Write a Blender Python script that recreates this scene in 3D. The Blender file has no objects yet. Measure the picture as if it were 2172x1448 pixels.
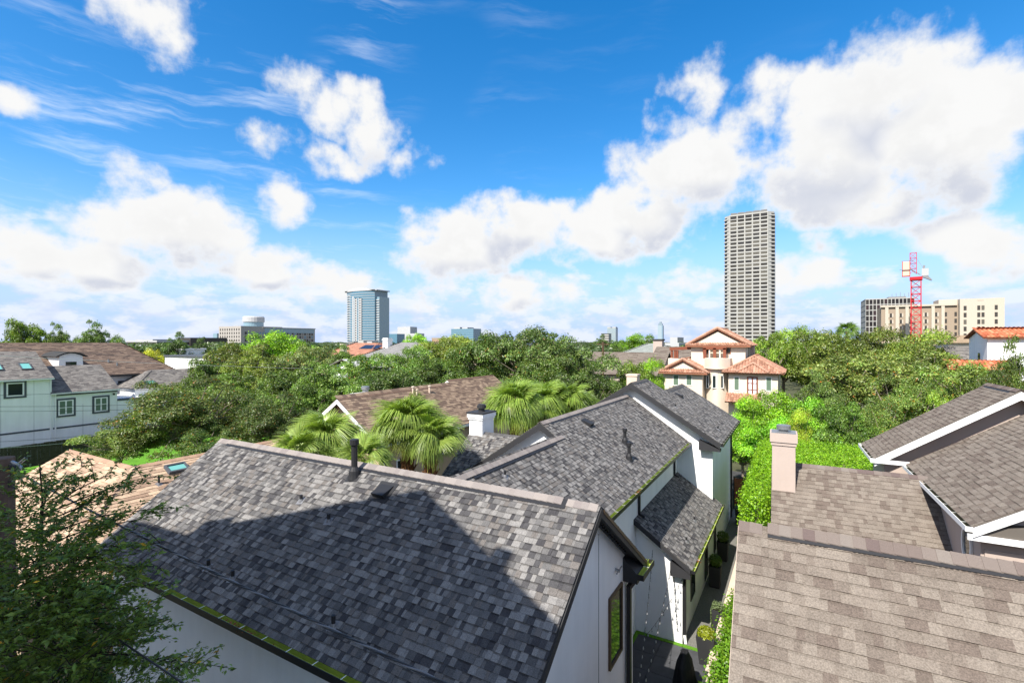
import bpy, math, random
import numpy as np
from mathutils import Matrix, Vector

# ------------------------------------------------------------------ camera, sky, sun, exposure
S = bpy.context.scene
COL = S.collection
F, CX, CY, H = 1040.0, 1086.0, 724.0, 10.4          # focal length and centre in photo pixels, eye height (m)
TH = math.atan((1690 - CX) / F)                     # the street grid is turned this much from the view
PHI = TH - math.radians(28.4)                       # the neighbour on the right is turned a little more
cam = bpy.data.cameras.new('camera'); cam_o = bpy.data.objects.new('camera', cam); COL.objects.link(cam_o)
cam.sensor_width = 36.0; cam.lens = 36.0 * F / 2172.0; cam.clip_start = 0.1; cam.clip_end = 9000
cam_o.location = (0, 0, H); cam_o.rotation_euler = (math.pi / 2, 0, TH); S.camera = cam_o

SUN_EL, SUN_AZ = math.radians(49), math.radians(8)  # sun behind the camera, a little to the left of -Y
SUN = Vector((-math.sin(SUN_AZ) * math.cos(SUN_EL), -math.cos(SUN_AZ) * math.cos(SUN_EL), math.sin(SUN_EL)))
sl = bpy.data.lights.new('sun', 'SUN'); sl.energy = 5.0; sl.angle = math.radians(0.5); sl.color = (1, 0.945, 0.86)
so = bpy.data.objects.new('sun', sl); COL.objects.link(so)
so.rotation_euler = SUN.to_track_quat('Z', 'Y').to_euler(); so.location = (0, -30, 60)
S.view_settings.view_transform = 'Standard'; S.view_settings.look = 'None'
S.view_settings.exposure = 0.76; S.view_settings.gamma = 1.0; S.view_settings.use_curve_mapping = False
S.cycles.max_bounces = 6; S.cycles.diffuse_bounces = 3; S.cycles.glossy_bounces = 3
S.cycles.transmission_bounces = 4; S.cycles.transparent_max_bounces = 6
S.cycles.use_denoising = True; S.cycles.sample_clamp_indirect = 6.0
S.cycles.caustics_reflective = False; S.cycles.caustics_refractive = False

class NT:
    """small helper around a node tree"""
    def __init__(s, tree): s.t = tree; s.n = tree.nodes; s.l = tree.links
    def node(s, typ, **kw):
        n = s.n.new(typ)
        for k, v in kw.items(): setattr(n, k, v)
        return n
    def put(s, sock, v):
        if isinstance(v, bpy.types.NodeSocket): s.l.new(v, sock)
        elif v is not None: sock.default_value = v
    def math(s, op, a, b=None, c=None, clamp=False):
        n = s.node('ShaderNodeMath', operation=op); n.use_clamp = clamp
        s.put(n.inputs[0], a)
        if b is not None: s.put(n.inputs[1], b)
        if c is not None: s.put(n.inputs[2], c)
        return n.outputs[0]
    def vmath(s, op, a, b=None, c=None):
        n = s.node('ShaderNodeVectorMath', operation=op); s.put(n.inputs[0], a)
        if b is not None: s.put(n.inputs[1], b)
        if c is not None: s.put(n.inputs[2], c)
        return n.outputs['Value'] if op in ('DOT_PRODUCT', 'LENGTH', 'DISTANCE') else n.outputs[0]
    def mix(s, f, a, b, blend='MIX'):
        n = s.node('ShaderNodeMix', data_type='RGBA', blend_type=blend)
        s.put(n.inputs[0], f); s.put(n.inputs[6], a); s.put(n.inputs[7], b)
        return n.outputs[2]
    def ramp(s, v, a, b, lo=0.0, hi=1.0, smooth=True):
        n = s.node('ShaderNodeMapRange', interpolation_type='SMOOTHSTEP' if smooth else 'LINEAR')
        s.put(n.inputs[0], v); s.put(n.inputs[1], a); s.put(n.inputs[2], b); s.put(n.inputs[3], lo); s.put(n.inputs[4], hi)
        return n.outputs[0]
    def noise(s, vec, scale, detail=4.0, rough=0.55, lac=2.0, dist=0.0):
        n = s.node('ShaderNodeTexNoise'); s.put(n.inputs['Vector'], vec); n.inputs['Scale'].default_value = scale
        n.inputs['Detail'].default_value = detail; n.inputs['Roughness'].default_value = rough
        n.inputs['Lacunarity'].default_value = lac; n.inputs['Distortion'].default_value = dist
        return n.outputs[0]

def angles(px, py):
    """azimuth from the middle of the view and elevation of a direction"""
    dx, dy = px - CX, CY - py
    return math.atan2(dx, F), math.atan2(dy, math.hypot(F, dx))

# cumulus banks: where they stand in the sky (centre, half sizes given as photo directions), and how thick they are
CLOUDS = [
 (1850, 205, 180, 120, 1.0), (1990, 300, 230, 150, 1.0), (1760, 330, 160, 130, .95), (1830, 410, 230, 70, .9), (2130, 250, 100, 120, .9),
 (2110, 125, 36, 40, .42), (1600, 255, 95, 95, .66), (1475, 190, 60, 75, .5), (1410, 270, 45, 50, .38),
 (1470, 370, 165, 95, 1.0), (1370, 450, 130, 85, .95), (1270, 500, 130, 55, .85), (1090, 480, 125, 62, .9), (960, 530, 110, 80, .95),
 (2020, 480, 150, 48, .7), (2120, 530, 110, 62, .8), (1760, 515, 60, 34, .5), (1680, 580, 110, 42, .6),
 (285, 370, 88, 48, .75), (370, 490, 160, 90, 1.0), (230, 550, 150, 55, .85), (60, 530, 120, 75, .9), (600, 425, 56, 52, .66), (560, 555, 130, 50, .8),
 (680, 205, 90, 58, .62), (790, 270, 62, 72, .66), (720, 340, 60, 30, .42), (872, 338, 50, 34, .5), (590, 305, 55, 40, .34),
 (330, 35, 90, 75, .62), (15, 200, 42, 28, .36), (720, 610, 110, 40, .62), (1080, 620, 180, 40, .6), (1420, 610, 150, 34, .5)]
BIG = [0, 1, 2, 3, 6, 9, 10, 11, 12, 13, 15, 19, 20, 21, 22, 23, 25, 31, 32]

def build_world():
    w = bpy.data.worlds.new('World'); S.world = w; w.use_nodes = True
    w.cycles.sampling_method = 'MANUAL'; w.cycles.sample_map_resolution = 512
    t = NT(w.node_tree); t.n.clear()
    out = t.node('ShaderNodeOutputWorld'); bg = t.node('ShaderNodeBackground')
    sky = t.node('ShaderNodeTexSky', sky_type='NISHITA'); sky.sun_disc = False
    sky.sun_elevation = SUN_EL; sky.sun_rotation = math.pi + SUN_AZ
    sky.air_density = 1.0; sky.dust_density = 0.6; sky.ozone_density = 2.2; sky.altitude = 20
    hs = t.node('ShaderNodeHueSaturation'); hs.inputs['Saturation'].default_value = 1.43; hs.inputs['Value'].default_value = 1.34
    t.l.new(sky.outputs[0], hs.inputs['Color'])
    gen = t.node('ShaderNodeTexCoord').outputs['Generated']
    fw = (-math.sin(TH), math.cos(TH), 0); rt = (math.cos(TH), math.sin(TH), 0)
    az = t.math('ARCTAN2', t.vmath('DOT_PRODUCT', gen, rt), t.vmath('DOT_PRODUCT', gen, fw))
    sep = t.node('ShaderNodeSeparateXYZ'); t.l.new(gen, sep.inputs[0])
    el = t.math('ARCSINE', sep.outputs[2])
    cmb = t.node('ShaderNodeCombineXYZ'); t.put(cmb.inputs[0], az); t.put(cmb.inputs[1], el)
    P = cmb.outputs[0]
    # finer, flatter puffs low in the sky
    squash = t.node('ShaderNodeCombineXYZ'); t.put(squash.inputs[0], az)
    t.put(squash.inputs[1], t.math('POWER', t.math('MAXIMUM', el, 0.001), 0.8)); Q = squash.outputs[0]
    n1 = t.noise(Q, 6.0, 4.0, 0.55); n2 = t.noise(t.vmath('ADD', Q, (0.31, 0.17, 0)), 11.0, 7.0, 0.58)
    wv = t.node('ShaderNodeTexNoise'); wv.inputs['Scale'].default_value = 7.0; wv.inputs['Detail'].default_value = 3.0
    t.l.new(Q, wv.inputs['Vector'])
    warp = t.vmath('MULTIPLY', t.vmath('SUBTRACT', wv.outputs['Color'], (0.5, 0.5, 0.5)), (0.12, 0.085, 0))
    PW = t.vmath('ADD', P, warp)
    def field(pos, which):
        cur = -1.5
        for (cx, cy, rx, ry, s) in which:
            a, e = angles(cx, cy); a2, _ = angles(cx + rx, cy); _, e2 = angles(cx, cy - ry)
            sa, se = 1.13 / max(abs(a2 - a), .01), 1.13 / max(abs(e2 - e), .01)
            v = t.vmath('MULTIPLY_ADD', pos, (sa, se, 0), (-a * sa, -e * se, 0))
            q = t.math('MULTIPLY_ADD', t.vmath('DOT_PRODUCT', v, v), -0.50 * s, s)
            cur = t.math('MAXIMUM', cur, q) if not isinstance(cur, float) else t.math('MAXIMUM', q, cur)
        return cur
    f0 = field(PW, CLOUDS)
    # beyond the banks in view the same kind of cumulus goes on round the sky
    rest = t.ramp(t.math('ABSOLUTE', az), 0.86, 1.1)
    gen_c = t.math('MULTIPLY_ADD', t.noise(Q, 2.6, 3.0, 0.5), 3.2, -1.30)  # cloud cover out of view raised to whiten and lift the ambient light
    f = t.math('ADD', t.math('MULTIPLY', f0, t.math('SUBTRACT', 1.0, rest)), t.math('MULTIPLY', gen_c, rest))
    d0 = t.math('ADD', f, t.math('MULTIPLY_ADD', n2, 2.8, -1.62))
    dens = t.ramp(d0, -0.30, 0.46)
    # a part of a bank with more cloud above it than at its own height is an underside and lies in shade
    up = field(t.vmath('ADD', PW, (0.0, 0.05, 0)), [CLOUDS[i] for i in BIG])
    under = t.math('ADD', t.math('SUBTRACT', up, f0), t.math('MULTIPLY_ADD', n1, 0.55, -0.30))
    shade = t.math('MULTIPLY', t.ramp(under, -0.22, 0.30), t.ramp(d0, 0.10, 0.75))
    fold = t.math('MULTIPLY', t.ramp(n2, 0.62, 0.40), t.ramp(d0, 0.3, 1.0))
    lum = t.math('SUBTRACT', t.math('SUBTRACT', 1.06, t.math('MULTIPLY', shade, 0.21)), t.math('MULTIPLY', fold, 0.13))
    lit = t.mix(shade, (1.0, 1.0, 0.995, 1), (0.86, 0.905, 1.03, 1))
    ccol = t.vmath('MULTIPLY', lit, t.vmath('MULTIPLY', (CLOUD_LUM,) * 3, lum))
    # thin high streaks
    rot = t.node('ShaderNodeMapping'); rot.inputs['Rotation'].default_value = (0, 0, math.radians(24)); rot.inputs['Scale'].default_value = (2.4, 17, 1)
    t.l.new(t.vmath('ADD', P, t.vmath('MULTIPLY', warp, (.5, .5, 0))), rot.inputs['Vector'])
    ci = t.math('MULTIPLY', t.ramp(t.noise(rot.outputs[0], 1.6, 7.0, 0.62), 0.48, 0.76), t.ramp(t.noise(P, 2.1, 2.0), 0.44, 0.62))
    ci = t.math('MULTIPLY', ci, t.ramp(az, 0.15, -0.15, 0.05, 0.50))
    # air near the horizon: paler blue, then layers of small far clouds
    skyc = t.mix(t.ramp(el, 0.30, 0.0, 0.0, 0.92), hs.outputs[0], (2.9, 4.0, 6.6, 1))
    skyc = t.mix(ci, skyc, (6.6, 6.9, 7.2, 1))
    sc_ = t.node('ShaderNodeMapping'); sc_.inputs['Scale'].default_value = (11.0, 24.0, 1); t.l.new(P, sc_.inputs['Vector'])
    ln = t.noise(sc_.outputs[0], 1.0, 6.0, 0.6); lu = t.noise(t.vmath('ADD', sc_.outputs[0], (0.0, 0.42, 0)), 1.0, 4.0, 0.55)
    lw_ = t.math('MULTIPLY', t.ramp(t.math('ADD', ln, t.ramp(el, 0.20, 0.03, -0.14, 0.06)), 0.46, 0.62), t.ramp(el, 0.26, 0.14))
    lcol = t.mix(t.ramp(t.math('SUBTRACT', lu, ln), -0.10, 0.12), (5.7, 5.8, 6.05, 1), (4.5, 4.8, 5.7, 1))
    skyc = t.mix(t.math('MULTIPLY', lw_, 0.68), skyc, lcol)
    col = t.mix(dens, skyc, ccol)
    t.l.new(col, bg.inputs[0]); bg.inputs[1].default_value = 0.10
    t.l.new(bg.outputs[0], out.inputs[0])
CLOUD_LUM = 5.35
build_world()

# ------------------------------------------------------------------ geometry helpers
def at(px, py, d, th=TH):
    a, b = (px - CX) / F, -(py - CY) / F
    c, s = math.cos(th), math.sin(th)
    return Vector(((a * c - s) * d, (a * s + c) * d, H + b * d))
def on_plane(px, py, p0, n, th=TH):
    r = at(px, py, 1.0, th) - Vector((0, 0, H)); p0, n = Vector(p0), Vector(n)
    return Vector((0, 0, H)) + r * ((p0 - Vector((0, 0, H))).dot(n) / r.dot(n))
def project(p):
    c, s = math.cos(TH), math.sin(TH)
    r, d = p[0] * c + p[1] * s, -p[0] * s + p[1] * c
    return (CX + F * r / d, CY - F * (p[2] - H) / d, d) if d > .05 else (-1e5, -1e5, d)

class MB:
    """collects faces; build() links them as ONE mesh object"""
    def __init__(s): s.v = []; s.f = []; s.c = []; s.cur = None
    def add(s, verts, faces):
        o = len(s.v); s.v += [tuple(p) for p in verts]; s.f += [tuple(i + o for i in q) for q in faces]
        s.c += [s.cur] * len(faces); return s
    def box(s, x0, y0, z0, x1, y1, z1):
        x0, x1 = min(x0, x1), max(x0, x1); y0, y1 = min(y0, y1), max(y0, y1); z0, z1 = min(z0, z1), max(z0, z1)
        return s.add([(x0, y0, z0), (x1, y0, z0), (x1, y1, z0), (x0, y1, z0), (x0, y0, z1), (x1, y0, z1), (x1, y1, z1), (x0, y1, z1)],
              [(3, 2, 1, 0), (4, 5, 6, 7), (0, 1, 5, 4), (1, 2, 6, 5), (2, 3, 7, 6), (3, 0, 4, 7)])
    def prism(s, poly, axis, a, b):
        """poly in the plane across `axis` ('x': (y,z), 'y': (x,z), 'z': (x,y)), swept from a to b"""
        def P(p, t): return (t, p[0], p[1]) if axis == 'x' else (p[0], t, p[1]) if axis == 'y' else (p[0], p[1], t)
        n = len(poly); v = [P(p, a) for p in poly] + [P(p, b) for p in poly]
        f = [tuple(range(n))[::-1], tuple(range(n, 2 * n))] + [(i, (i + 1) % n, n + (i + 1) % n, n + i) for i in range(n)]
        return s.add(v, f)
    def bar(s, p, q, w, h=None, up=(0, 0, 1)):
        """square bar from p to q"""
        p, q = Vector(p), Vector(q); h = h or w; d = (q - p).normalized(); up = Vector(up)
        if abs(d.dot(up)) > .97: up = Vector((1, 0, 0))
        a = d.cross(up).normalized() * w / 2; b = a.cross(d).normalized() * h / 2
        v = [p - a - b, p + a - b, p + a + b, p - a + b, q - a - b, q + a - b, q + a + b, q - a + b]
        return s.add(v, [(3, 2, 1, 0), (4, 5, 6, 7), (0, 1, 5, 4), (1, 2, 6, 5), (2, 3, 7, 6), (3, 0, 4, 7)])
    def tube(s, pts, rad, n=8, caps=True):
        pts = [Vector(p) for p in pts]; rad = rad if hasattr(rad, '__len__') else [rad] * len(pts); vs = []
        for i, p in enumerate(pts):
            d = (pts[min(i + 1, len(pts) - 1)] - pts[max(i - 1, 0)]).normalized()
            u = Vector((0, 0, 1)) if abs(d.z) < .9 else Vector((1, 0, 0))
            a = d.cross(u).normalized(); b = a.cross(d)
            vs += [p + (a * math.cos(k * 2 * math.pi / n) + b * math.sin(k * 2 * math.pi / n)) * rad[i] for k in range(n)]
        m = len(pts); f = [(i * n + k, i * n + (k + 1) % n, (i + 1) * n + (k + 1) % n, (i + 1) * n + k) for i in range(m - 1) for k in range(n)]
        if caps: f += [tuple(range(n))[::-1], tuple(range((m - 1) * n, m * n))]
        return s.add(vs, f)
    def lathe(s, prof, c, n=16):
        vs = [(c[0] + r * math.cos(k * 2 * math.pi / n), c[1] + r * math.sin(k * 2 * math.pi / n), c[2] + z) for r, z in prof for k in range(n)]
        m = len(prof); f = [(i * n + k, i * n + (k + 1) % n, (i + 1) * n + (k + 1) % n, (i + 1) * n + k) for i in range(m - 1) for k in range(n)]
        f += [tuple(range(n))[::-1], tuple(range((m - 1) * n, m * n))]
        return s.add(vs, f)
    def slab(s, a, b, c, d, t):
        """quad a b c d given thickness t downwards along its normal"""
        a, b, c, d = map(Vector, (a, b, c, d)); n = (b - a).cross(d - a).normalized()
        if n.z < 0: n = -n
        v = [a, b, c, d] + [p - n * t for p in (a, b, c, d)]
        return s.add(v, [(0, 1, 2, 3), (7, 6, 5, 4), (0, 4, 5, 1), (1, 5, 6, 2), (2, 6, 7, 3), (3, 7, 4, 0)])
    def poly(s, pts): return s.add(pts, [tuple(range(len(pts)))])
    def mesh(s, name, mat, smooth=False):
        me = bpy.data.meshes.new(name); me.from_pydata(s.v, [], s.f); me.materials.append(mat)
        if any(c is not None for c in s.c):
            at_ = me.color_attributes.new('tint', 'FLOAT_COLOR', 'CORNER'); arr = []
            for c, f in zip(s.c, s.f): arr += list(((c or (1, 1, 1)) + (1,)) if True else 0) * len(f)
            at_.data.foreach_set('color', arr)
        if smooth: me.polygons.foreach_set('use_smooth', [True] * len(s.f))
        me.update(); return me
    def build(s, name, mat, parent=None, smooth=False, kind=None, label=None):
        return link(name, s.mesh(name, mat, smooth), parent, kind, label)

def link(name, me, parent=None, kind=None, label=None, mw=None):
    o = bpy.data.objects.new(name, me); COL.objects.link(o)
    if parent is not None:
        o.parent = parent
        if parent.type == 'EMPTY' and 'base' in parent: o.matrix_parent_inverse = Matrix.Translation([-q for q in parent['base']])
    if mw is not None: o.matrix_basis = mw
    if kind: o['kind'] = kind
    if label: o['label'] = label
    return o
def thing(name, label, cat, base=(0, 0, 0), rz=0.0, group=None):
    """Empty at the base of a thing; its parts keep the coordinates of the frame the thing is drawn in"""
    o = bpy.data.objects.new(name, None); COL.objects.link(o); o.empty_display_size = .3
    b = Vector(base); o.location = Matrix.Rotation(rz, 4, 'Z') @ b; o.rotation_euler = (0, 0, rz)
    o['base'] = list(b); tag(o, label, cat, group); return o
def tag(o, label, cat, group=None):
    o['label'] = label; o['category'] = cat
    if group: o['group'] = group
    return o
def copy_thing(root, loc, rz=0, scale=(1, 1, 1), label=None, cat=None, group=None):
    r = root.copy(); COL.objects.link(r); r.location = loc; r.rotation_euler = (0, 0, rz); r.scale = scale
    for ch in list(root.children):
        c = ch.copy(); COL.objects.link(c); c.parent = r
        for g in ch.children:
            d = g.copy(); COL.objects.link(d); d.parent = c
    if label: tag(r, label, cat or root['category'], group)
    return r

# ------------------------------------------------------------------ materials
def mat(name, col, rough=0.8, spec=0.3, metal=0.0, noise=0.0, nscale=6.0, bump=0.0, bscale=60.0, tint=False, streak=0.0, objcol=False, grain=0.0, gscale=300.0):
    m = bpy.data.materials.new(name); m.use_nodes = True; t = NT(m.node_tree); b = t.n['Principled BSDF']
    b.inputs['Roughness'].default_value = rough; b.inputs['Specular IOR Level'].default_value = spec; b.inputs['Metallic'].default_value = metal
    c = (col[0], col[1], col[2], 1); pos = t.node('ShaderNodeNewGeometry').outputs['Position'] if (noise or bump or streak or grain) else None
    cur = None
    if tint:
        a = t.node('ShaderNodeVertexColor'); a.layer_name = 'tint'; cur = t.mix(1.0, c, a.outputs[0], 'MULTIPLY')
    if objcol:
        oi = t.node('ShaderNodeObjectInfo'); cur = t.mix(1.0, cur if cur is not None else c, oi.outputs['Color'], 'MULTIPLY')
    if noise:
        f = t.ramp(t.noise(pos, nscale, 5.0, 0.6), 0.25, 0.75, 1 - noise, 1 + noise, False)
        cur = t.mix(1.0, cur if cur is not None else c, t.mix(0, f, f), 'MULTIPLY')
    if grain:
        f = t.ramp(t.noise(pos, gscale, 2.0, 0.7), 0.3, 0.7, 1 - grain, 1 + grain, False)
        cur = t.mix(1.0, cur if cur is not None else c, t.mix(0, f, f), 'MULTIPLY')
    if streak:
        mp = t.node('ShaderNodeMapping'); mp.inputs['Scale'].default_value = (1.6, 1.6, 0.12); t.l.new(pos, mp.inputs['Vector'])
        f = t.ramp(t.noise(mp.outputs[0], 1.6, 6.0, 0.65), 0.35, 0.7, 1.0, 1 - streak, False)
        cur = t.mix(1.0, cur if cur is not None else c, t.mix(0, f, f), 'MULTIPLY')
    if cur is None: b.inputs['Base Color'].default_value = c
    else: t.l.new(cur, b.inputs['Base Color'])
    if bump:
        bn = t.node('ShaderNodeBump'); bn.inputs['Strength'].default_value = bump; bn.inputs['Distance'].default_value = 0.02
        t.l.new(t.noise(pos, bscale, 4.0, 0.65), bn.inputs['Height']); t.l.new(bn.outputs[0], b.inputs['Normal'])
    return m
def leaf_mat(name, col, trans=0.35, rough=0.38, spec=0.5):
    m = bpy.data.materials.new(name); m.use_nodes = True; t = NT(m.node_tree); b = t.n['Principled BSDF']; out = t.n['Material Output']
    a = t.node('ShaderNodeVertexColor'); a.layer_name = 'tint'; oi = t.node('ShaderNodeObjectInfo')
    c = t.mix(1.0, t.mix(1.0, (col[0], col[1], col[2], 1), a.outputs[0], 'MULTIPLY'), oi.outputs['Color'], 'MULTIPLY')
    t.l.new(c, b.inputs['Base Color']); b.inputs['Roughness'].default_value = rough; b.inputs['Specular IOR Level'].default_value = spec
    tr = t.node('ShaderNodeBsdfTranslucent'); t.l.new(t.mix(1.0, c, (1.25, 1.35, 0.55, 1), 'MULTIPLY'), tr.inputs[0])
    mx = t.node('ShaderNodeMixShader'); mx.inputs[0].default_value = trans
    t.l.new(b.outputs[0], mx.inputs[1]); t.l.new(tr.outputs[0], mx.inputs[2]); t.l.new(mx.outputs[0], out.inputs[0])
    return m
def glass_mat(name, col, rough=0.05, spec=0.9):
    return mat(name, col, rough, spec)

M = dict(
 shingle=mat('charcoal_shingle', (1, 1, 1), .95, .08, tint=True, noise=.14, nscale=9, grain=.34, gscale=75, bump=.25, bscale=160),
 taupe=mat('taupe_shingle', (1, 1, 1), .95, .08, tint=True, noise=.12, nscale=2.2, grain=.32, gscale=55, bump=.25, bscale=150),
 deck=mat('roof_deck', (.05, .05, .05), .95, .1), deck_t=mat('roof_deck_taupe', (.13, .115, .10), .95, .1),
 white=mat('white_stucco', (.87, .875, .87), .85, .2, noise=.045, nscale=1.1, bump=.2, bscale=45, streak=.08),
 cream=mat('cream_stucco', (.70, .61, .50), .9, .2, noise=.04, nscale=1.5, bump=.1, streak=.06),
 pink=mat('pink_stucco', (.47, .385, .335), .9, .2, noise=.04, nscale=1.5, bump=.1, streak=.05),
 beige=mat('beige_stucco', (.50, .38, .26), .9, .2, noise=.06, nscale=2, streak=.08),
 black=mat('black_metal', (.018, .018, .02), .45, .4), dark=mat('dark_trim', (.03, .03, .033), .6, .35),
 trim=mat('white_trim', (.80, .80, .79), .6, .3, noise=.03), grey_trim=mat('grey_trim', (.075, .085, .10), .7, .3),
 olive=mat('gutter_liner', (.36, .43, .07), .42, .5, noise=.18, nscale=5), strap=mat('gutter_strap', (.75, .76, .70), .4, .5),
 gutter_in=mat('gutter_dark', (.14, .13, .07), .6, .4, noise=.3, nscale=7),  # dark mottled inside of the gutters
 bronze=mat('bronze_frame', (.09, .055, .03), .5, .4), glass=glass_mat('window_glass', (.02, .03, .03)),
 glass_g=mat('green_blind_glass', (.13, .19, .135), .35, .3), cap=mat('ridge_cap_shingle', (1, 1, 1), .95, .08, tint=True, grain=.25, gscale=170),
 pipe=mat('vent_pipe', (.02, .02, .022), .55, .35), lead=mat('lead_flashing', (.20, .20, .21), .45, .5, metal=.3), tin=mat('galvanised_cap', (.30, .31, .32), .4, .5, metal=.6, noise=.2),
 paver=mat('dark_paver', (.062, .064, .07), .75, .3, noise=.25, nscale=2.5), gravel=mat('gravel', (.17, .165, .15), .95, .1, noise=.5, nscale=38, bump=.8, bscale=40),
 turf=mat('artificial_turf', (.10, .24, .02), .9, .1, noise=.3, nscale=40, bump=.7, bscale=140), planter=mat('planter_black', (.03, .031, .033), .7, .3),
 soil=mat('soil', (.04, .03, .02), .95, .1), stone=mat('limestone_wall', (.62, .50, .40), .9, .2, noise=.12, nscale=4),
 wood=mat('cedar', (.24, .085, .035), .7, .3, noise=.25, nscale=5), fence=mat('weathered_fence', (.045, .038, .032), .9, .1, noise=.35, nscale=4),
 pole=mat('weathered_pole', (.14, .10, .08), .95, .1, noise=.4, nscale=6), bark=mat('bark', (.24, .20, .16), .95, .1, noise=.35, nscale=6, bump=.5, bscale=20),
 bark_p=mat('palm_bark', (.20, .095, .045), .95, .1, noise=.4, nscale=14), wire=mat('cable_black', (.035, .036, .04), .5, .4), alu=mat('bare_aluminium', (.55, .55, .56), .35, .5, metal=.7),
 road=mat('asphalt', (.06, .06, .06), .95, .1, noise=.2, nscale=2), lawn=mat('lawn', (.10, .25, .025), .95, .1, noise=.25, nscale=1.5, bump=.5, bscale=30),
 earth=mat('ground_cover', (.07, .075, .04), .95, .1, noise=.5, nscale=.25, bump=.4, bscale=3),
 tile=mat('clay_tile', (1, 1, 1), .8, .2, tint=True, noise=.2, nscale=2), leaf=leaf_mat('leaf', (1, 1, 1)), palm=leaf_mat('palm_leaf', (1, 1, 1), .35, .4, .5),
 cable_grey=mat('cable_grey', (.16, .16, .17), .45, .4),
 red=mat('crane_red', (.46, .008, .016), .5, .4), bulb=mat('clear_bulb', (.42, .43, .44), .1, .9), steel=mat('grey_steel', (.25, .25, .26), .5, .4, metal=.4),
)
# ------------------------------------------------------------------ ground
def structure(name, mb, m, smooth=False):
    o = mb.build(name, m, None, smooth); o['kind'] = 'structure'; return o
structure('ground', MB().add([(-4000, -500, 0), (4000, -500, 0), (4000, 6000, 0), (-4000, 6000, 0)], [(0, 1, 2, 3)]), M['earth'])

# ------------------------------------------------------------------ shingled roofs
CHAR = [((.215, .206, .197), 5), ((.163, .156, .150), 5), ((.122, .118, .116), 5), ((.137, .125, .116), 4), ((.095, .092, .091), 3), ((.068, .066, .068), 3), ((.055, .053, .056), 2)]
TAUPE = [((0.1965, 0.1674, 0.14), 5), ((0.1831, 0.1545, 0.129), 6), ((0.1698, 0.1429, 0.1192), 4), ((0.1532, 0.1268, 0.1057), 5), ((0.1318, 0.1056, 0.0885), 4)]
BROWN = [((0.276, 0.2025, 0.1453), 4), ((0.2277, 0.165, 0.1193), 4), ((0.1794, 0.1275, 0.0949), 4), ((0.1311, 0.093, 0.0719), 3)]
TAN = [((0.5023, 0.3657, 0.2522), 4), ((0.4306, 0.3089, 0.2144), 4), ((0.3588, 0.2522, 0.1765), 3), ((0.287, 0.1955, 0.1387), 2)]
GREY = [((0.208, 0.192, 0.176), 4), ((0.176, 0.164, 0.152), 4), ((0.144, 0.132, 0.124), 4), ((0.108, 0.1, 0.096), 2)]
DKBROWN = [((0.189, 0.1372, 0.105), 4), ((0.154, 0.112, 0.0868), 4), ((0.119, 0.0868, 0.07), 4), ((0.091, 0.0658, 0.056), 3)]
W_CH = [.052, .075, .098, .12, .15]; W_TP = [.09, .12, .15, .18, .22]
POOL = {}          # thing name -> list of shingle pieces waiting to be placed
def pick(rng, pal):
    k = rng.random() * sum(w for _, w in pal)
    for i, (c, w) in enumerate(pal):
        k -= w
        if k <= 0: return i
    return len(pal) - 1
def shingle_geo(mb, w, c, raised, expo, t, ln=1.7):
    """one asphalt shingle tab: thick butt edge, tapering under the next course, darker printed band near the top"""
    l = expo * ln; h = t * (1.55 if raised else 1.0); g = .0012 if t < .0115 else 0.0; y1 = min(expo * (.80 if not raised else .93), l * .9); d = (.62 if t < .0115 else .84) if not raised else (.86 if t < .0115 else .95)
    def z(y): return .003 + h * (1 - y / l) ** 1.0
    v = [(g, 0, -.004), (w - g, 0, -.004), (w - g, 0, z(0)), (g, 0, z(0)), (g, y1, z(y1)), (w - g, y1, z(y1)), (w - g, l, z(l)), (g, l, z(l)), (g, l, -.004), (w - g, l, -.004)]
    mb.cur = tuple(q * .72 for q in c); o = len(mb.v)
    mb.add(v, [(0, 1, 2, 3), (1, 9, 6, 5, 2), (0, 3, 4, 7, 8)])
    n = len(mb.f); mb.cur = c; mb.f.append(tuple(o + i for i in (3, 2, 5, 4))); mb.c.append(c)
    cc = tuple(q * d for q in c); mb.f.append(tuple(o + i for i in (4, 5, 6, 7))); mb.c.append(cc); mb.cur = None
def roof(th, name, A, B, UP, pal, m, widths, key, deck, expo=.143, t=.011, span=None, seed=0, thick=.09, deck_span=None, sub_limit=True):
    """a roof slope: eave from A to B, UP is the vector from eave to ridge; the deck is a part and its shingles are laid on it"""
    A, B, UP = Vector(A), Vector(B), Vector(UP); L = (B - A).length; U = (B - A) / L; SL = UP.length; W = UP / SL; N = U.cross(W).normalized()
    if N.z < 0: N = -N
    s0, s1 = (0, L), (0, L)
    if span: s0, s1 = span(0.0), span(SL)
    mb = MB()
    if deck_span: mb = deck_span(A, U, W, N)
    else: mb.slab(A + U * s0[0], A + U * s0[1], A + W * SL + U * s1[1], A + W * SL + U * s1[0], thick)
    part = mb.build(name, deck, th)
    rng = random.Random(seed + len(name) * 7 + int(L * 100)); k = 0; s = -.02
    flip = N.dot(U.cross(W)) < 0
    while s < SL - .07:
        u0, u1 = span(max(s, 0)) if span else (0, L)
        u = u0 - rng.random() * .1
        while u < u1 - .01:
            wi = rng.randrange(len(widths)); w = widths[wi]; a, b = max(u, u0), min(u + w, u1)
            if b - a > .02:
                cut = (b - a) < w - 1e-4
                POOL.setdefault(key, []).append((part, m, pal, widths, wi, (b - a) if cut else None, pick(rng, pal), rng.random() < .45, expo, t, A + U * a + W * s + N * (.002 + rng.random() * .002), U, W, N, SL - s))
            u += w
        s += expo; k += 1
    return part
MESHC = {}
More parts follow.
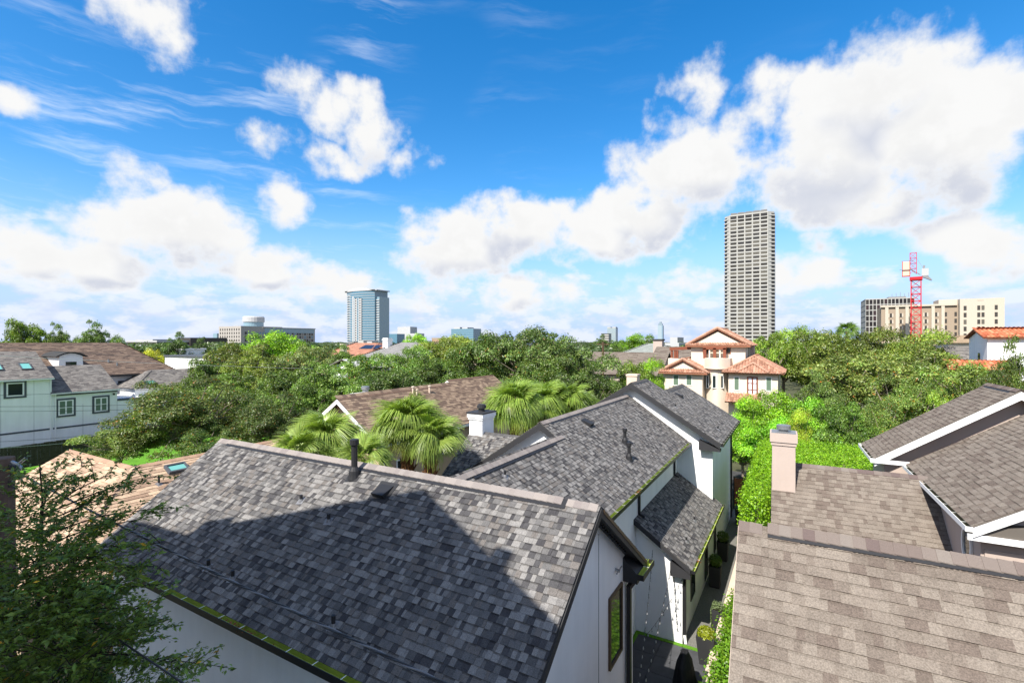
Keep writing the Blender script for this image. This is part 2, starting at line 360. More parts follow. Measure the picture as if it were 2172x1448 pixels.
def lay(key, n_ind=300):
    """the n_ind shingles that show largest become single pieces, the rest of each slope one mass"""
    P = POOL.pop(key); sc = []
    for i, p in enumerate(P):
        o = p[0]; root = o.parent; q = Matrix.Rotation(root.rotation_euler[2], 4, "Z") @ p[10]
        x, y, d = project(q); nd = (Matrix.Rotation(root.rotation_euler[2], 4, 'Z') @ p[13]).dot(Vector((0, 0, H)) - q)
        sc.append(((-1e6 if (x < 5 or x > 2165 or y < 0 or y > 1440 or d < .3 or nd < 0) else 0) - d, i))
    sc.sort(reverse=True); ind = set(i for s, i in sc[:n_ind] if s > -1e5)
    rest = {}
    for i, (part, m, pal, widths, wi, cut, ci, raised, expo, t, o, U, W, N, left) in enumerate(P):
        mw = Matrix((U, W, N)).transposed().to_4x4(); mw.translation = o
        ln = min(1.7, left / expo)
        if i in ind and not cut and ln == 1.7:
            k = (m.name, wi, ci, raised, widths[0], pal[0][0])
            if k not in MESHC:
                mb = MB(); shingle_geo(mb, widths[wi], pal[ci][0], raised, expo, t); MESHC[k] = mb.mesh('shingle', m)
            link('shingle', MESHC[k], part, mw=mw)
        else:
            g = rest.setdefault((part.name, m.name), (part, m, MB()))[2]; tmp = MB(); shingle_geo(tmp, cut or widths[wi], pal[ci][0], raised, expo, t, ln)
            b = len(g.v); g.v += [tuple(mw @ Vector(q)) for q in tmp.v]; g.f += [tuple(j + b for j in q) for q in tmp.f]; g.c += tmp.c
    for part, m, g in rest.values():
        r = g.build('shingles', m, part); r['kind'] = 'stuff'
CAPM = {}
def ridge_caps(th, p, q, wA, wB, pal, m, lift=0.03, step=.14, wd=.15, seed=1, name='ridge_cap', joined=False):
    """cap shingles folded over a ridge from p to q; wA and wB point down the two slopes"""
    p, q, wA, wB = map(Vector, (p, q, wA, wB)); L = (q - p).length; U = (q - p) / L; n = int(L / step); rng = random.Random(seed)
    wA.normalize(); wB.normalize(); up = -(wA + wB).normalized(); J = MB()
    for i in range(n):
        ci = pick(rng, pal); k = (m.name, ci, tuple(round(v, 3) for v in (*wA, *wB, *U)), lift, step)
        if k not in CAPM:
            mb = MB(); mb.cur = pal[ci][0]
            t0, t1 = lift + .014, lift + .004; v = []
            for x, tt in ((0, t0), (step * 1.15, t1)):
                for w_, s in ((wA, wd), (None, 0), (wB, wd)):
                    b = U * x + up * tt + (w_ * s if w_ else Vector((0, 0, 0))); v += [b, b - up * .012]
            mb.add(v, [(0, 6, 8, 2), (2, 8, 10, 4), (1, 3, 9, 7), (3, 5, 11, 9), (0, 2, 3, 1), (2, 4, 5, 3), (6, 7, 9, 8), (8, 9, 11, 10), (0, 1, 7, 6), (4, 10, 11, 5)])
            CAPM[k] = mb.mesh(name, m)
        if joined:
            me = CAPM[k]; o = Vector(p + U * step * i); J.cur = pal[ci][0]
            J.add([v.co + o for v in me.vertices], [tuple(f.vertices) for f in me.polygons])
        else: link(name, CAPM[k], th, mw=Matrix.Translation(p + U * step * i))
    if joined and J.f: J.build('ridge_caps', m, th)
def ridge_vent(th, p, q, wA, m, wd=.17, t=.022, wB=None):
    p, q, wA = map(Vector, (p, q, wA)); wA.normalize(); mb = MB(); n = Vector((0, 0, 1)); U = (q - p).normalized()
    nA = U.cross(wA).normalized(); nA = nA if nA.z > 0 else -nA
    a, b = p + nA * t, q + nA * t
    mb.slab(a, b, b + wA * wd, a + wA * wd, t)
    k = int((q - p).length / .055)
    for i in range(k):                                  # louvre slots along the edge of the vent
        c = p + U * (i + .5) * (q - p).length / k + wA * (wd + .002) + nA * (t * .5); mb.bar(c - U * .014, c + U * .014, .006, t * .5)
    return mb.build('ridge_vent', m, th)
def gutter(th, p, q, out, m_out, m_in, w=.13, h=.12, step=.62, straps=True):
    """open gutter along an eave from p to q; out points away from the wall"""
    p, q, out = map(Vector, (p, q, out)); U = (q - p).normalized(); L = (q - p).length; Z = Vector((0, 0, 1)); g = MB()
    def ch(a, b, x0, x1, z0, z1, mb): 
        v = [a + out * x0 + Z * z0, a + out * x1 + Z * z0, a + out * x1 + Z * z1, a + out * x0 + Z * z1]; v += [k + (b - a) for k in v]
        mb.add(v, [(3, 2, 1, 0), (4, 5, 6, 7), (0, 1, 5, 4), (1, 2, 6, 5), (2, 3, 7, 6), (3, 0, 4, 7)])
    ch(p, q, 0, .012, -h, 0, g); ch(p, q, w - .012, w, -h, 0.004, g); ch(p, q, .012, w - .012, -h, -h + .012, g)
    ch(p, p + U * .012, .012, w - .012, -h + .012, 0, g); ch(q - U * .012, q, .012, w - .012, -h + .012, 0, g)
    go = g.build('gutter', m_out, th)
    i = MB(); a, b = p + U * .013, q - U * .013
    ch(a, b, .013, .02, -h + .013, -.003, i); ch(a, b, w - .02, w - .013, -h + .013, -.001, i); ch(a, b, .02, w - .02, -h + .013, -h + .02, i)
    i.build('gutter_liner', m_in, go)
    if straps:
        s = MB(); n = max(1, int(L / step))
        for k in range(n):
            c = p + U * (k + .5) * L / n; s.bar(c + out * .004 + Z * .004, c + out * (w - .002) + Z * .004, .015, .004)
        s.build('gutter_straps', M['strap'], go)
    return go
def rake(th, p, q, out, m, h=.2, t=.035):
    """barge board along a sloping edge, its face looking along `out`"""
    p, q, out = map(Vector, (p, q, out)); mb = MB(); dz = Vector((0, 0, h)); o = out * t
    v = [p, q, q - dz, p - dz]; v += [k + o for k in v]
    mb.add(v, [(0, 1, 2, 3), (7, 6, 5, 4), (0, 4, 5, 1), (1, 5, 6, 2), (2, 6, 7, 3), (3, 7, 4, 0)]); return mb.build('rake_board', m, th)
def pipe_vent(th, p, h, r=.04, n=(0, 0, 1), cap=False):
    p = Vector(p); mb = MB(); mb.tube([p - Vector((0, 0, .1)), p + Vector((0, 0, h))], r, 10)
    o = mb.build('vent_pipe', M['pipe'], th); n = Vector(n).normalized()
    a = n.cross(Vector((1, .3, 0))).normalized(); b = n.cross(a); f = MB(); c = p + n * .02; s = r * 2.5
    f.slab(c + (a + b) * s, c + (a - b) * s, c - (a + b) * s, c - (a - b) * s, .006)
    f.tube([p + n * .0, p + Vector((0, 0, .06))], [r * 1.7, r * 1.15], 10); f.build('flashing', M['lead'] if not cap else M['pipe'], o)
    if cap:
        k = MB(); k.lathe([(r * 1.05, 0), (r * 1.05, .03), (r * 1.5, .035), (r * 1.5, .15), (r * 1.1, .16)], p + Vector((0, 0, h - .04)), 12)
        k.build('flue_cap', M['pipe'], o); k = MB(); k.lathe([(r * 1.0, .09), (r * 1.7, 0), (r * 1.9, -.1), (r * 2.2, -.2)], p + Vector((0, 0, .14)), 12); k.build('storm_collar', M['pipe'], o)
    return o
def box_vent(th, p, U, W, N, s=.36):
    p, U, W, N = map(Vector, (p, U, W, N)); mb = MB(); h = .13
    v = [p - U * s / 2, p + U * s / 2, p + U * s / 2 + W * s, p - U * s / 2 + W * s]; v += [v[0] + N * h, v[1] + N * h, v[2] + N * .03, v[3] + N * .03]
    mb.add(v, [(3, 2, 1, 0), (4, 5, 6, 7), (0, 1, 5, 4), (1, 2, 6, 5), (2, 3, 7, 6), (3, 0, 4, 7)])
    c = p + W * s / 2 + N * .016; f = s * .75; mb.slab(c - U * f - W * f, c + U * f - W * f, c + U * f + W * f, c - U * f + W * f, .006)
    return mb.build('box_vent', M['pipe'], th)
def window(th, c, U, w, h, N, m_frame, m_pane, fw=.06, proud=.04, mull=(), bars=(), trim=None, tw=.12, name='window'):
    """window standing on a wall: c is the centre on the wall face, U runs along it, N looks out"""
    c, U, N = map(Vector, (c, U, N)); Z = Vector((0, 0, 1)); mb = MB()
    def rect(b, u0, u1, z0, z1, n0, n1):
        v = [c + U * u + Z * z + N * n for n in (n0, n1) for u, z in ((u0, z0), (u1, z0), (u1, z1), (u0, z1))]
        b.add(v, [(0, 1, 2, 3), (7, 6, 5, 4), (0, 4, 5, 1), (1, 5, 6, 2), (2, 6, 7, 3), (3, 7, 4, 0)])
    a, b = w / 2, h / 2
    for r in ((-a, a, b - fw, b), (-a, a, -b, -b + fw), (-a, -a + fw, -b + fw, b - fw), (a - fw, a, -b + fw, b - fw)): rect(mb, *r, -.02, proud)
    for u in mull: rect(mb, u * a - fw * .5, u * a + fw * .5, -b + fw, b - fw, -.02, proud - .004)
    for z in bars: rect(mb, -a + fw, a - fw, z * b - fw * .25, z * b + fw * .25, -.02, proud - .012)
    o = mb.build(name, m_frame, th); g = MB(); rect(g, -a + fw, a - fw, -b + fw, b - fw, -.02, proud * .35); g.build('pane', m_pane, o)
    if trim is not None:
        k = MB(); a2, b2 = a + tw, b + tw
        for r in ((-a2, a2, b, b2), (-a2, a2, -b2, -b), (-a2, -a, -b, b), (a, a2, -b, b)): rect(k, *r, -.02, proud * .7)
        k.build('trim', trim, o)
    return o
def gable(mb, axis, a, b, c0, c1, zc, mid, zr, drop=.1, z0=0.0):
    """gabled wall block: eave corners c0/c1 at height zc, ridge at mid/zr, swept along axis from a to b"""
    mb.prism([(c0, z0), (c1, z0), (c1, zc - drop), (mid, zr - drop), (c0, zc - drop)], axis, a, b)

# ------------------------------------------------------------------ the white house with charcoal roofs
wh = thing('white_house', 'white stucco house with charcoal shingle roofs and dark trim in the foreground', 'house', (-8, 14, 0))
mA, mB_, mT, mL = .70, .70, .6265, .69
AR_Y, AR_Z, AX0, AX1, AH = 8.22, 7.51, -14.7, -2.97, 3.05
CH, SH, DK = CHAR, M['shingle'], M['deck']
R_A = dict(pal=CH, m=SH, widths=W_CH, key='wh', deck=DK, expo=.125)
ez = AR_Z - mA * AH
w = MB()
w.prism([(5.45, 0), (10.99, 0), (10.99, AR_Z - mA * 2.77 - .12), (AR_Y, AR_Z - .12), (5.45, AR_Z - mA * 2.77 - .12)], 'x', -14.4, -3.3)
w.prism([(-8.4, 0), (-5.0, 0), (-5.0, 7.25 - .7 * 1.76 - .12), (-6.76, 7.25 - .12), (-8.4, 7.25 - .7 * 1.64 - .12)], 'y', 10.9, 14.81)
w.prism([(-9.9, 0), (-5.003, 0), (-5.003, 7.68 - .7 * 2.4 - .12), (-7.4, 7.68 - .12), (-9.9, 7.68 - .66 * 2.5 - .12)], 'y', 14.82, 24.5)
w.prism([(-10.9, 0), (-3.4, 0), (-3.4, 8.32 - mT * 3.75 - .12), (-7.15, 8.32 - .12), (-10.9, 8.32 - mT * 3.75 - .12)], 'y', 24.5, 27.2)
w.prism([(-9.0, 0), (-3.403, 0), (-3.403, 8.32 - mT * 3.75 - .12), (-6.15, 7.69 - .12), (-9.0, 7.69 - mT * 2.85 - .12)], 'y', 27.2, 31.6)
w.prism([(-5.02, 0), (-3.397, 0), (-3.397, 4.1 - mL * 1.6 - .1), (-5.02, 4.0)], 'y', 17.5, 24.52)
w.prism([(13.9, 0), (19.0, 0), (19.0, 6.75 - .7 * 2.5 - .1), (16.5, 6.65), (13.9, 6.75 - .7 * 2.6 - .1)], 'x', -11.3, -9.0)
w.build('wall', M['white'], wh)
# control joints in the stucco of the near gable
j = MB(); j.box(-3.2995, 9.0 - .006, 3, -3.294, 9.0 + .006, AR_Z - .7 * .8 - .25); j.build('control_joint', M['grey_trim'], wh)
j = MB(); j.tube([(-3.30, 10.0, 5.62), (-3.20, 10.0, 5.60)], .03, 8); j.tube([(-3.22, 9.86, 5.60), (-3.22, 10.2, 5.62)], .018, 6); j.build('wall_fitting', M['tin'], wh)
roof(wh, 'front_roof', (AX0, AR_Y - AH, ez), (AX1, AR_Y - AH, ez), (0, AH, mA * AH), seed=1, **R_A)
roof(wh, 'back_roof', (AX1, AR_Y + AH, ez), (AX0, AR_Y + AH, ez), (0, -AH, mA * AH), seed=2, **R_A)
def cut_b(s):                                        # the lower ridge stops at 14.6, the upper one carries on
    return (0, 15.7)
ezB = 5.62; hB = 7.68 - ezB; LB = 2.943
roof(wh, 'long_roof', (-4.457, 8.7, ezB), (-4.457, 24.48, ezB), (-LB, 0, hB), seed=3, span=lambda s: (0, 15.78) if s < 2.82 else (5.9, 15.78),
     deck_span=lambda A, U, W, N: MB().slab(A, A + U * 15.78, A + U * 15.78 + W * 2.85, A + W * 2.85, .08).slab(A + U * 5.9 + W * 2.85, A + U * 15.78 + W * 2.85, A + U * 15.78 + W * 3.592, A + U * 5.9 + W * 3.592, .08), **R_A)
roof(wh, 'long_roof_far_side', (-10.3, 24.48, 7.68 - .66 * 2.9), (-10.3, 14.6, 7.68 - .66 * 2.9), (2.9, 0, .66 * 2.9), seed=4, **R_A)
roof(wh, 'low_roof_far_side', (-8.75, 14.9, 7.25 - .7 * 1.97), (-8.75, 8.9, 7.25 - .7 * 1.97), (1.97, 0, .7 * 1.97), seed=5, **R_A)
lt = math.hypot(4.15, 2.6); cut_t = math.hypot(3.15, 3.15 * mT)
roof(wh, 'tower_roof', (-3.0, 24.1, 5.72), (-3.0, 32.0, 5.72), (-4.15, 0, 2.6), seed=6, span=lambda s: (0, 7.9) if s < cut_t else (0, 3.1),
     deck_span=lambda A, U, W, N: MB().slab(A, A + U * 7.9, A + U * 7.9 + W * cut_t, A + W * cut_t, .08).slab(A + W * cut_t, A + U * 3.1 + W * cut_t, A + U * 3.1 + W * lt, A + W * lt, .08), **R_A)
roof(wh, 'tower_roof_far_side', (-11.3, 27.2, 5.72), (-11.3, 24.1, 5.72), (4.15, 0, 2.6), seed=7, **R_A)
roof(wh, 'end_roof_far_side', (-9.3, 32.0, 7.69 - mT * 3.15), (-9.3, 27.2, 7.69 - mT * 3.15), (3.15, 0, mT * 3.15), seed=8, **R_A)
roof(wh, 'lean_to_roof', (-3.05, 17.2, 2.755), (-3.05, 24.9, 2.755), (-1.95, 0, 1.345), seed=9, span=lambda s: (0, 7.7) if s < .34 else (0, 7.3),
     deck_span=lambda A, U, W, N: MB().slab(A, A + U * 7.7, A + U * 7.7 + W * .36, A + W * .36, .07).slab(A + W * .36, A + U * 7.3 + W * .36, A + U * 7.3 + W * 2.369, A + W * 2.369, .07), **R_A)
roof(wh, 'wing_roof', (-11.5, 13.6, 6.75 - .7 * 2.9), (-9.0, 13.6, 6.75 - .7 * 2.9), (0, 2.9, .7 * 2.9), seed=10, **R_A)
roof(wh, 'wing_roof_far_side', (-9.0, 19.4, 6.75 - .7 * 2.9), (-11.5, 19.4, 6.75 - .7 * 2.9), (0, -2.9, .7 * 2.9), seed=11, **R_A)
# small roof return at the corner of the near gable and of the tower
rr = MB(); rr.prism([(-3.30, 5.15), (-2.98, 5.15), (-2.98, 5.36), (-3.30, 5.66)], 'y', 10.52, 11.30); rr.build('roof_return', M['dark'], wh)
gutter(wh, (-2.98, 10.52, 5.37), (-2.98, 11.42, 5.37), (1, 0, 0), M['black'], M['olive'], .14, .12)
rr = MB(); rr.prism([(-3.95, 5.35), (-3.02, 5.35), (-3.02, 5.45), (-3.95, 5.80)], 'y', 24.12, 24.5); rr.build('roof_return', M['dark'], wh)
rr = MB(); rr.prism([(-3.75, 2.4), (-3.08, 2.4), (-3.08, 2.62), (-3.75, 2.85)], 'y', 17.22, 17.5); rr.build('roof_return', M['dark'], wh)
lay('wh', 300)
PALC = [((0.2604, 0.231, 0.2142), 3), ((0.2436, 0.2184, 0.2058), 3), ((0.2268, 0.2016, 0.189), 3), ((0.21, 0.1848, 0.1764), 2)]
dA, dB = (0, -1, -mA), (0, 1, -mA)
ridge_vent(wh, (AX0 + .5, AR_Y, AR_Z + .005), (AX1 - .62, AR_Y, AR_Z + .005), dA, M['black'], .20)
ridge_caps(wh, (AX0, AR_Y, AR_Z), (AX0 + .6, AR_Y, AR_Z), dA, dB, PALC, M['cap'], .022)
ridge_caps(wh, (AX0 + .5, AR_Y, AR_Z), (AX1 - .6, AR_Y, AR_Z), dA, dB, PALC, M['cap'], .040)
ridge_caps(wh, (AX1 - .62, AR_Y, AR_Z), (AX1 - .01, AR_Y, AR_Z), dA, dB, PALC, M['cap'], .022)
dR, dL = (1, 0, -.7), (-1, 0, -.68)
ridge_vent(wh, (-7.40, 15.1, 7.685), (-7.40, 24.0, 7.685), dR, M['black'], .2); ridge_caps(wh, (-7.4, 14.62, 7.68), (-7.4, 24.4, 7.68), dR, dL, PALC, M['cap'], .040, seed=2)
ridge_vent(wh, (-6.76, 9.6, 7.252), (-6.76, 14.2, 7.252), dR, M['black'], .2); ridge_caps(wh, (-6.76, 8.75, 7.25), (-6.76, 15.0, 7.25), dR, dL, PALC, M['cap'], .040, seed=3)
dR, dL = (1, 0, -mT), (-1, 0, -mT)
DKCAP = [((.075, .073, .074), 1), ((.09, .088, .088), 1)]
ridge_caps(wh, (-7.15, 24.12, 8.32), (-7.15, 27.1, 8.32), dR, dL, DKCAP, M['cap'], .03, seed=4); ridge_vent(wh, (-7.15, 24.5, 8.322), (-7.15, 26.9, 8.322), dR, M['black'], .2)
ridge_caps(wh, (-6.15, 27.25, 7.69), (-6.15, 31.9, 7.69), dR, dL, DKCAP, M['cap'], .03, seed=5); ridge_vent(wh, (-6.15, 27.6, 7.692), (-6.15, 31.4, 7.692), dR, M['black'], .2)
ridge_caps(wh, (-11.48, 16.5, 6.75), (-8.9, 16.5, 6.75), dA, dB, DKCAP, M['cap'], .012, seed=6)
# rake boards and soffits
def ry(y): return AR_Z - mA * abs(y - AR_Y) - .035
for s in (-1, 1):
    y1 = AR_Y + s * 3.02
    rake(wh, (AX1 - .005, AR_Y, ry(AR_Y)), (AX1 - .005, y1, ry(y1)), (1, 0, 0), M['dark'], .16, .02)
    rake(wh, (AX0 + .005, AR_Y, ry(AR_Y)), (AX0 + .005, y1, ry(y1)), (-1, 0, 0), M['dark'], .16, .02)
    sf = MB(); sf.slab((-3.3, AR_Y, ry(AR_Y) - .07), (AX1 - .01, AR_Y, ry(AR_Y) - .07), (AX1 - .01, y1, ry(y1) - .07), (-3.3, y1, ry(y1) - .07), .02); sf.build('soffit', M['dark'], wh)
gv = MB()
for k in range(14): y = AR_Y + .35 + k * .12; gv.box(-3.18, y, ry(y) - .20, -3.12, y + .07, ry(y) - .165)
gv.build('soffit_vent', M['black'], wh)
ra = MB()                                                     # bronze drip edge on the near rake
rake(wh, (AX1 + .016, AR_Y + .1, ry(AR_Y + .1) + .02), (AX1 + .016, AR_Y + 3.0, ry(AR_Y + 3.0) + .02), (1, 0, 0), M['bronze'], .07, .012)
def rk_y(x0, z0, x1, z1, y, m=M['dark'], h=.18): return rake(wh, (x0, y, z0 - .03), (x1, y, z1 - .03), (0, -1, 0), m, h, .02)
rk_y(-7.4, 7.68, -10.28, 7.68 - .66 * 2.88, 14.605); rk_y(-7.4, 7.68, -6.6, 7.12, 14.605)
rk_y(-7.15, 8.32, -3.02, 8.32 - mT * 4.13, 24.105, h=.22); rk_y(-7.15, 8.32, -11.28, 8.32 - mT * 4.13, 24.105, h=.22)
rk_y(-5.0, 4.1, -3.08, 4.1 - mL * 1.92, 17.205, h=.15)
sf = MB(); sf.slab((-7.4, 14.61, 7.56), (-10.28, 14.61, 7.56 - .66 * 2.88), (-10.28, 14.8, 7.56 - .66 * 2.88), (-7.4, 14.8, 7.56), .02); sf.build('soffit', M['grey_trim'], wh)
# gutters and downpipes
gutter(wh, (AX0 + .1, AR_Y - AH + .01, ez - .01), (AX1, AR_Y - AH + .01, ez - .01), (0, -1, 0), M['black'], M['olive'], .15, .12)
gutter(wh, (AX1 - 1.5, AR_Y + AH - .01, ez - .01), (AX1 - .02, AR_Y + AH - .01, ez - .01), (0, 1, 0), M['black'], M['olive'], .15, .12)
gutter(wh, (-4.47, 11.2, ezB - .01), (-4.47, 24.45, ezB - .01), (1, 0, 0), M['black'], M['olive'], .14, .12)
gutter(wh, (-3.06, 17.2, 2.74), (-3.06, 24.9, 2.74), (1, 0, 0), M['black'], M['olive'], .13, .11)
gutter(wh, (-3.01, 24.1, 5.71), (-3.01, 32.0, 5.71), (1, 0, 0), M['black'], M['gutter_in'], .13, .11)
gutter(wh, (-10.3, 14.55, 5.75), (-10.3, 18.5, 5.75), (-1, 0, 0), M['black'], M['olive'], .13, .11)
d = MB(); d.bar((-3.0, 11.25, ez - .12), (-3.22, 10.72, ez - .42), .10, .08); d.bar((-3.22, 10.72, ez - .38), (-3.22, 10.72, 0.05), .11, .09); d.build('downpipe', M['black'], wh)
d = MB(); d.bar((-3.215, 10.86, ez - .5), (-3.215, 10.86, 0.05), .07, .05); d.build('corner_trim', M['trim'], wh)
d = MB(); d.bar((-4.95, 17.75, 5.6), (-4.95, 17.75, 4.12), .09, .07); d.bar((-4.95, 17.75, 4.14), (-4.75, 17.75, 4.06), .09, .07); d.build('downpipe', M['black'], wh)
d = MB(); d.bar((-4.95, 23.7, 5.6), (-4.95, 23.7, 4.15), .09, .07); d.bar((-4.95, 23.7, 4.17), (-4.75, 23.7, 4.08), .09, .07); d.build('downpipe', M['black'], wh)
d = MB(); d.bar((-3.34, 17.62, 2.6), (-3.34, 17.62, .1), .09, .08); d.build('downpipe', M['black'], wh)
d = MB(); d.bar((-3.34, 17.62, .30), (-3.30, 17.60, .02), .1, .09); d.build('downpipe_foot', M['trim'], wh)
d = MB(); d.bar((-3.35, 31.6, 5.6), (-3.35, 31.6, .05), .10, .09); d.build('downpipe', M['black'], wh)
# blown leaves caught in the gutters
for (x0_, y0_, z0_, dx_, dy_, sd_) in ((-8.6, 5.09, 5.30, .35, .04, 1), (-4.40, 15.6, 5.55, .04, .25, 2), (-3.0, 18.2, 2.68, .04, .12, 3)):
    rg = random.Random(sd_); lf = MB()
    for i in range(46):
        c = Vector((x0_ + rg.gauss(0, dx_), y0_ + rg.gauss(0, dy_ * .6), z0_ + rg.random() * .05)); u = Vector((rg.gauss(0, 1), rg.gauss(0, 1), rg.gauss(0, .4))).normalized() * .035; v_ = u.cross(Vector((rg.gauss(0, .5), rg.gauss(0, .5), 1))).normalized() * .016
        lf.add([c - u, c + v_, c + u, c - v_], [(0, 1, 2, 3)])
    lf.build('leaf_litter', M['wood'], wh, kind='stuff')
# windows
window(wh, (-3.3, 9.97, 4.47), (0, 1, 0), .82, 1.46, (1, 0, 0), M['bronze'], M['glass'], .05, .05)
window(wh, (-3.397, 19.4, 1.35), (0, 1, 0), .85, 1.1, (1, 0, 0), M['black'], M['glass'], .05, .03)
window(wh, (-3.397, 22.55, .95), (0, 1, 0), .75, 1.5, (1, 0, 0), M['black'], M['glass'], .05, .03)
window(wh, (-3.4, 25.15, 1.1), (0, 1, 0), .6, 1.4, (1, 0, 0), M['black'], M['glass'], .05, .03)
window(wh, (-5.0, 14.4, 1.4), (0, 1, 0), 4.6, 2.6, (1, 0, 0), M['black'], M['glass'], .07, .04, mull=(-.33, .33), name='patio_door')
# roof penetrations
nA, nB = Vector((0, -mA, 1)).normalized(), Vector((.7, 0, 1)).normalized()
for px, py, h in ((638.7, 1063, .15), (697, 1106, .17), (442, 1204, .17), (493.5, 1227, .17), (707, 1328, .19)):
    pipe_vent(wh, on_plane(px, py, (0, AR_Y, AR_Z), (0, -mA, 1)), h, .035, nA)
pipe_vent(wh, on_plane(751.7, 1010, (0, AR_Y, AR_Z), (0, -mA, 1)), .74, .07, nA, True)
Wa = Vector((0, 1, mA)).normalized()
box_vent(wh, on_plane(804, 1057, (0, AR_Y, AR_Z), (0, -mA, 1)) + nA * .012, (1, 0, 0), Wa, nA, .34)
pB = (-4.457, 0, ezB)
for (px, py, h, r, c) in ((1334.3, 974.6, .50, .06, True), (1325.4, 940, .46, .06, True), (1071, 1010.5, .15, .035, False)):
    pipe_vent(wh, on_plane(px, py, pB, (.7, 0, 1)), h, r, nB, c)
Wb = Vector((-1, 0, .7)).normalized()
box_vent(wh, on_plane(1254, 904, pB, (.7, 0, 1)) + nB * .012, (0, 1, 0), Wb, nB, .34)
nL = Vector((mL, 0, 1)).normalized()
for px, py in ((1472.8, 1104), (1455.8, 1148)): pipe_vent(wh, on_plane(px, py, (-3.05, 0, 2.755), (mL, 0, 1)), .16, .035, nL)
nT = Vector((mT, 0, 1)).normalized(); pT = (-3, 0, 5.72)
for px, py in ((1432.6, 864), (1522.8, 911)): pipe_vent(wh, on_plane(px, py, pT, (mT, 0, 1)), .17, .04, nT)
box_vent(wh, on_plane(1446, 843, pT, (mT, 0, 1)) + nT * .012, (0, 1, 0), Vector((-1, 0, mT)).normalized(), nT, .34)
# white chimney on the wing
c = MB(); c.box(-11.46, 16.3, 5.5, -10.84, 17.15, 7.26); ch = c.build('chimney', M['white'], wh)
c = MB(); c.box(-11.50, 16.26, 7.262, -10.80, 17.19, 7.34); c.box(-11.53, 16.23, 7.343, -10.77, 17.22, 7.50); c.build('chimney_band', M['white'], ch)
c = MB(); c.box(-11.56, 16.2, 7.503, -10.74, 17.25, 7.55); c.build('chimney_cap', M['dark'], ch)
c = MB(); c.lathe([(.13, 0), (.13, .12), (.19, .13), (.19, .25), (.14, .26), (.14, .29)], (-11.15, 16.72, 7.55), 14); c.build('flue_cap', M['dark'], ch)

# ------------------------------------------------------------------ near taupe roof on the right (frame turned by PHI)
DX = -.5; DY, DZ, mD = 8.03, 7.71, .777
R_T = dict(pal=TAUPE, m=M['taupe'], widths=W_TP, deck=M['deck_t'])
nr = thing('taupe_roof_house', 'house with worn taupe shingle roof filling the lower right corner', 'house', (4, 8, 0), PHI)
w = MB(); w.prism([(3.3, 0), (12.7, 0), (12.7, DZ - mD * 4.67 - .15), (DY, DZ - .15), (3.3, DZ - mD * 4.73 - .15)], 'x', DX + .3, 11); w.build('wall', M['pink'], nr)
roof(nr, 'front_roof', (DX, DY - 5, DZ - mD * 5), (11.2, DY - 5, DZ - mD * 5), (0, 5, mD * 5), key='nr', t=.013, seed=21, **R_T)
roof(nr, 'back_roof', (11.2, DY + 5, DZ - mD * 5), (DX, DY + 5, DZ - mD * 5), (0, -5, mD * 5), key='nr', t=.013, seed=22, **R_T)
lay('nr', 300)
PALT = [((0.1655, 0.1368, 0.1209), 3), ((0.1432, 0.1146, 0.1018), 3), ((0.1209, 0.0923, 0.0859), 3), ((0.1846, 0.1591, 0.14), 2)]
d1, d2 = (0, -1, -mD), (0, 1, -mD)
ridge_caps(nr, (DX, DY, DZ), (DX + .42, DY, DZ), d1, d2, PALT, M['cap'], .022, .145, .17, 7)
ridge_caps(nr, (DX + .38, DY, DZ), (11, DY, DZ), d1, d2, PALT, M['cap'], .05, .145, .17, 8)
ridge_vent(nr, (DX + .38, DY, DZ + .005), (11, DY, DZ + .005), d1, M['black'], .19, .03)
rake(nr, (DX + .005, DY, DZ - .05), (DX + .005, DY - 5, DZ - .05 - mD * 5), (-1, 0, 0), M['pink'], .16, .015)
rake(nr, (DX + .005, DY, DZ - .05), (DX + .005, DY + 5, DZ - .05 - mD * 5), (-1, 0, 0), M['trim'], .16, .015)

# ------------------------------------------------------------------ pink house behind it: low wing with chimney, two gables
ph = thing('pink_stucco_house', 'pink stucco house with taupe shingle gables, white barge boards and oval window', 'house', (5, 19, 0), PHI)
GY, GZ, mG = 18.47, 6.41, .777
w = MB()
w.prism([(15.3, 0), (21.6, 0), (21.6, GZ - mG * 3.13 - .12), (GY, GZ - .12), (15.3, GZ - mG * 3.17 - .12)], 'x', 0.05, 4.2)
mF, FX, FZ = .64, 3.78, 6.33
w.prism([(4.0, 0), (11.0, 0), (11.0, 5.5), (8.2, FZ + mF * 4.3 - .15), (4.0, FZ + mF * .22 - .15)], 'y', 14.62, 20.6)
w.prism([(3.25, 0), (10.0, 0), (10.0, 6.3), (6.57, 8.70), (3.25, 6.45)], 'y', 21.0, 23.2)
w.build('wall', M['pink'], ph)
lo = 4.2
roof(ph, 'wing_roof', (-.16, GY - lo, GZ - mG * lo), (4.0, GY - lo, GZ - mG * lo), (0, lo, mG * lo), key='ph', seed=31, t=.013, **R_T)
roof(ph, 'wing_roof_far_side', (4.0, GY + 3.4, GZ - mG * 3.4), (-.16, GY + 3.4, GZ - mG * 3.4), (0, -3.4, mG * 3.4), key='ph', seed=32, **R_T)
roof(ph, 'near_gable_roof', (FX, 20.6, FZ), (FX, 14.3, FZ), (4.42, 0, mF * 4.42), key='ph', seed=33, **R_T)
roof(ph, 'near_gable_roof_far_side', (FX + 8.84, 14.3, FZ), (FX + 8.84, 20.6, FZ), (-4.42, 0, mF * 4.42), key='ph', seed=34, **R_T)
F2X, F2Z, m2 = 2.92, 6.42, .676
roof(ph, 'far_gable_roof', (F2X, 23.4, F2Z), (F2X, 20.6, F2Z), (3.65, 0, m2 * 3.65), key='ph', seed=35, **R_T)
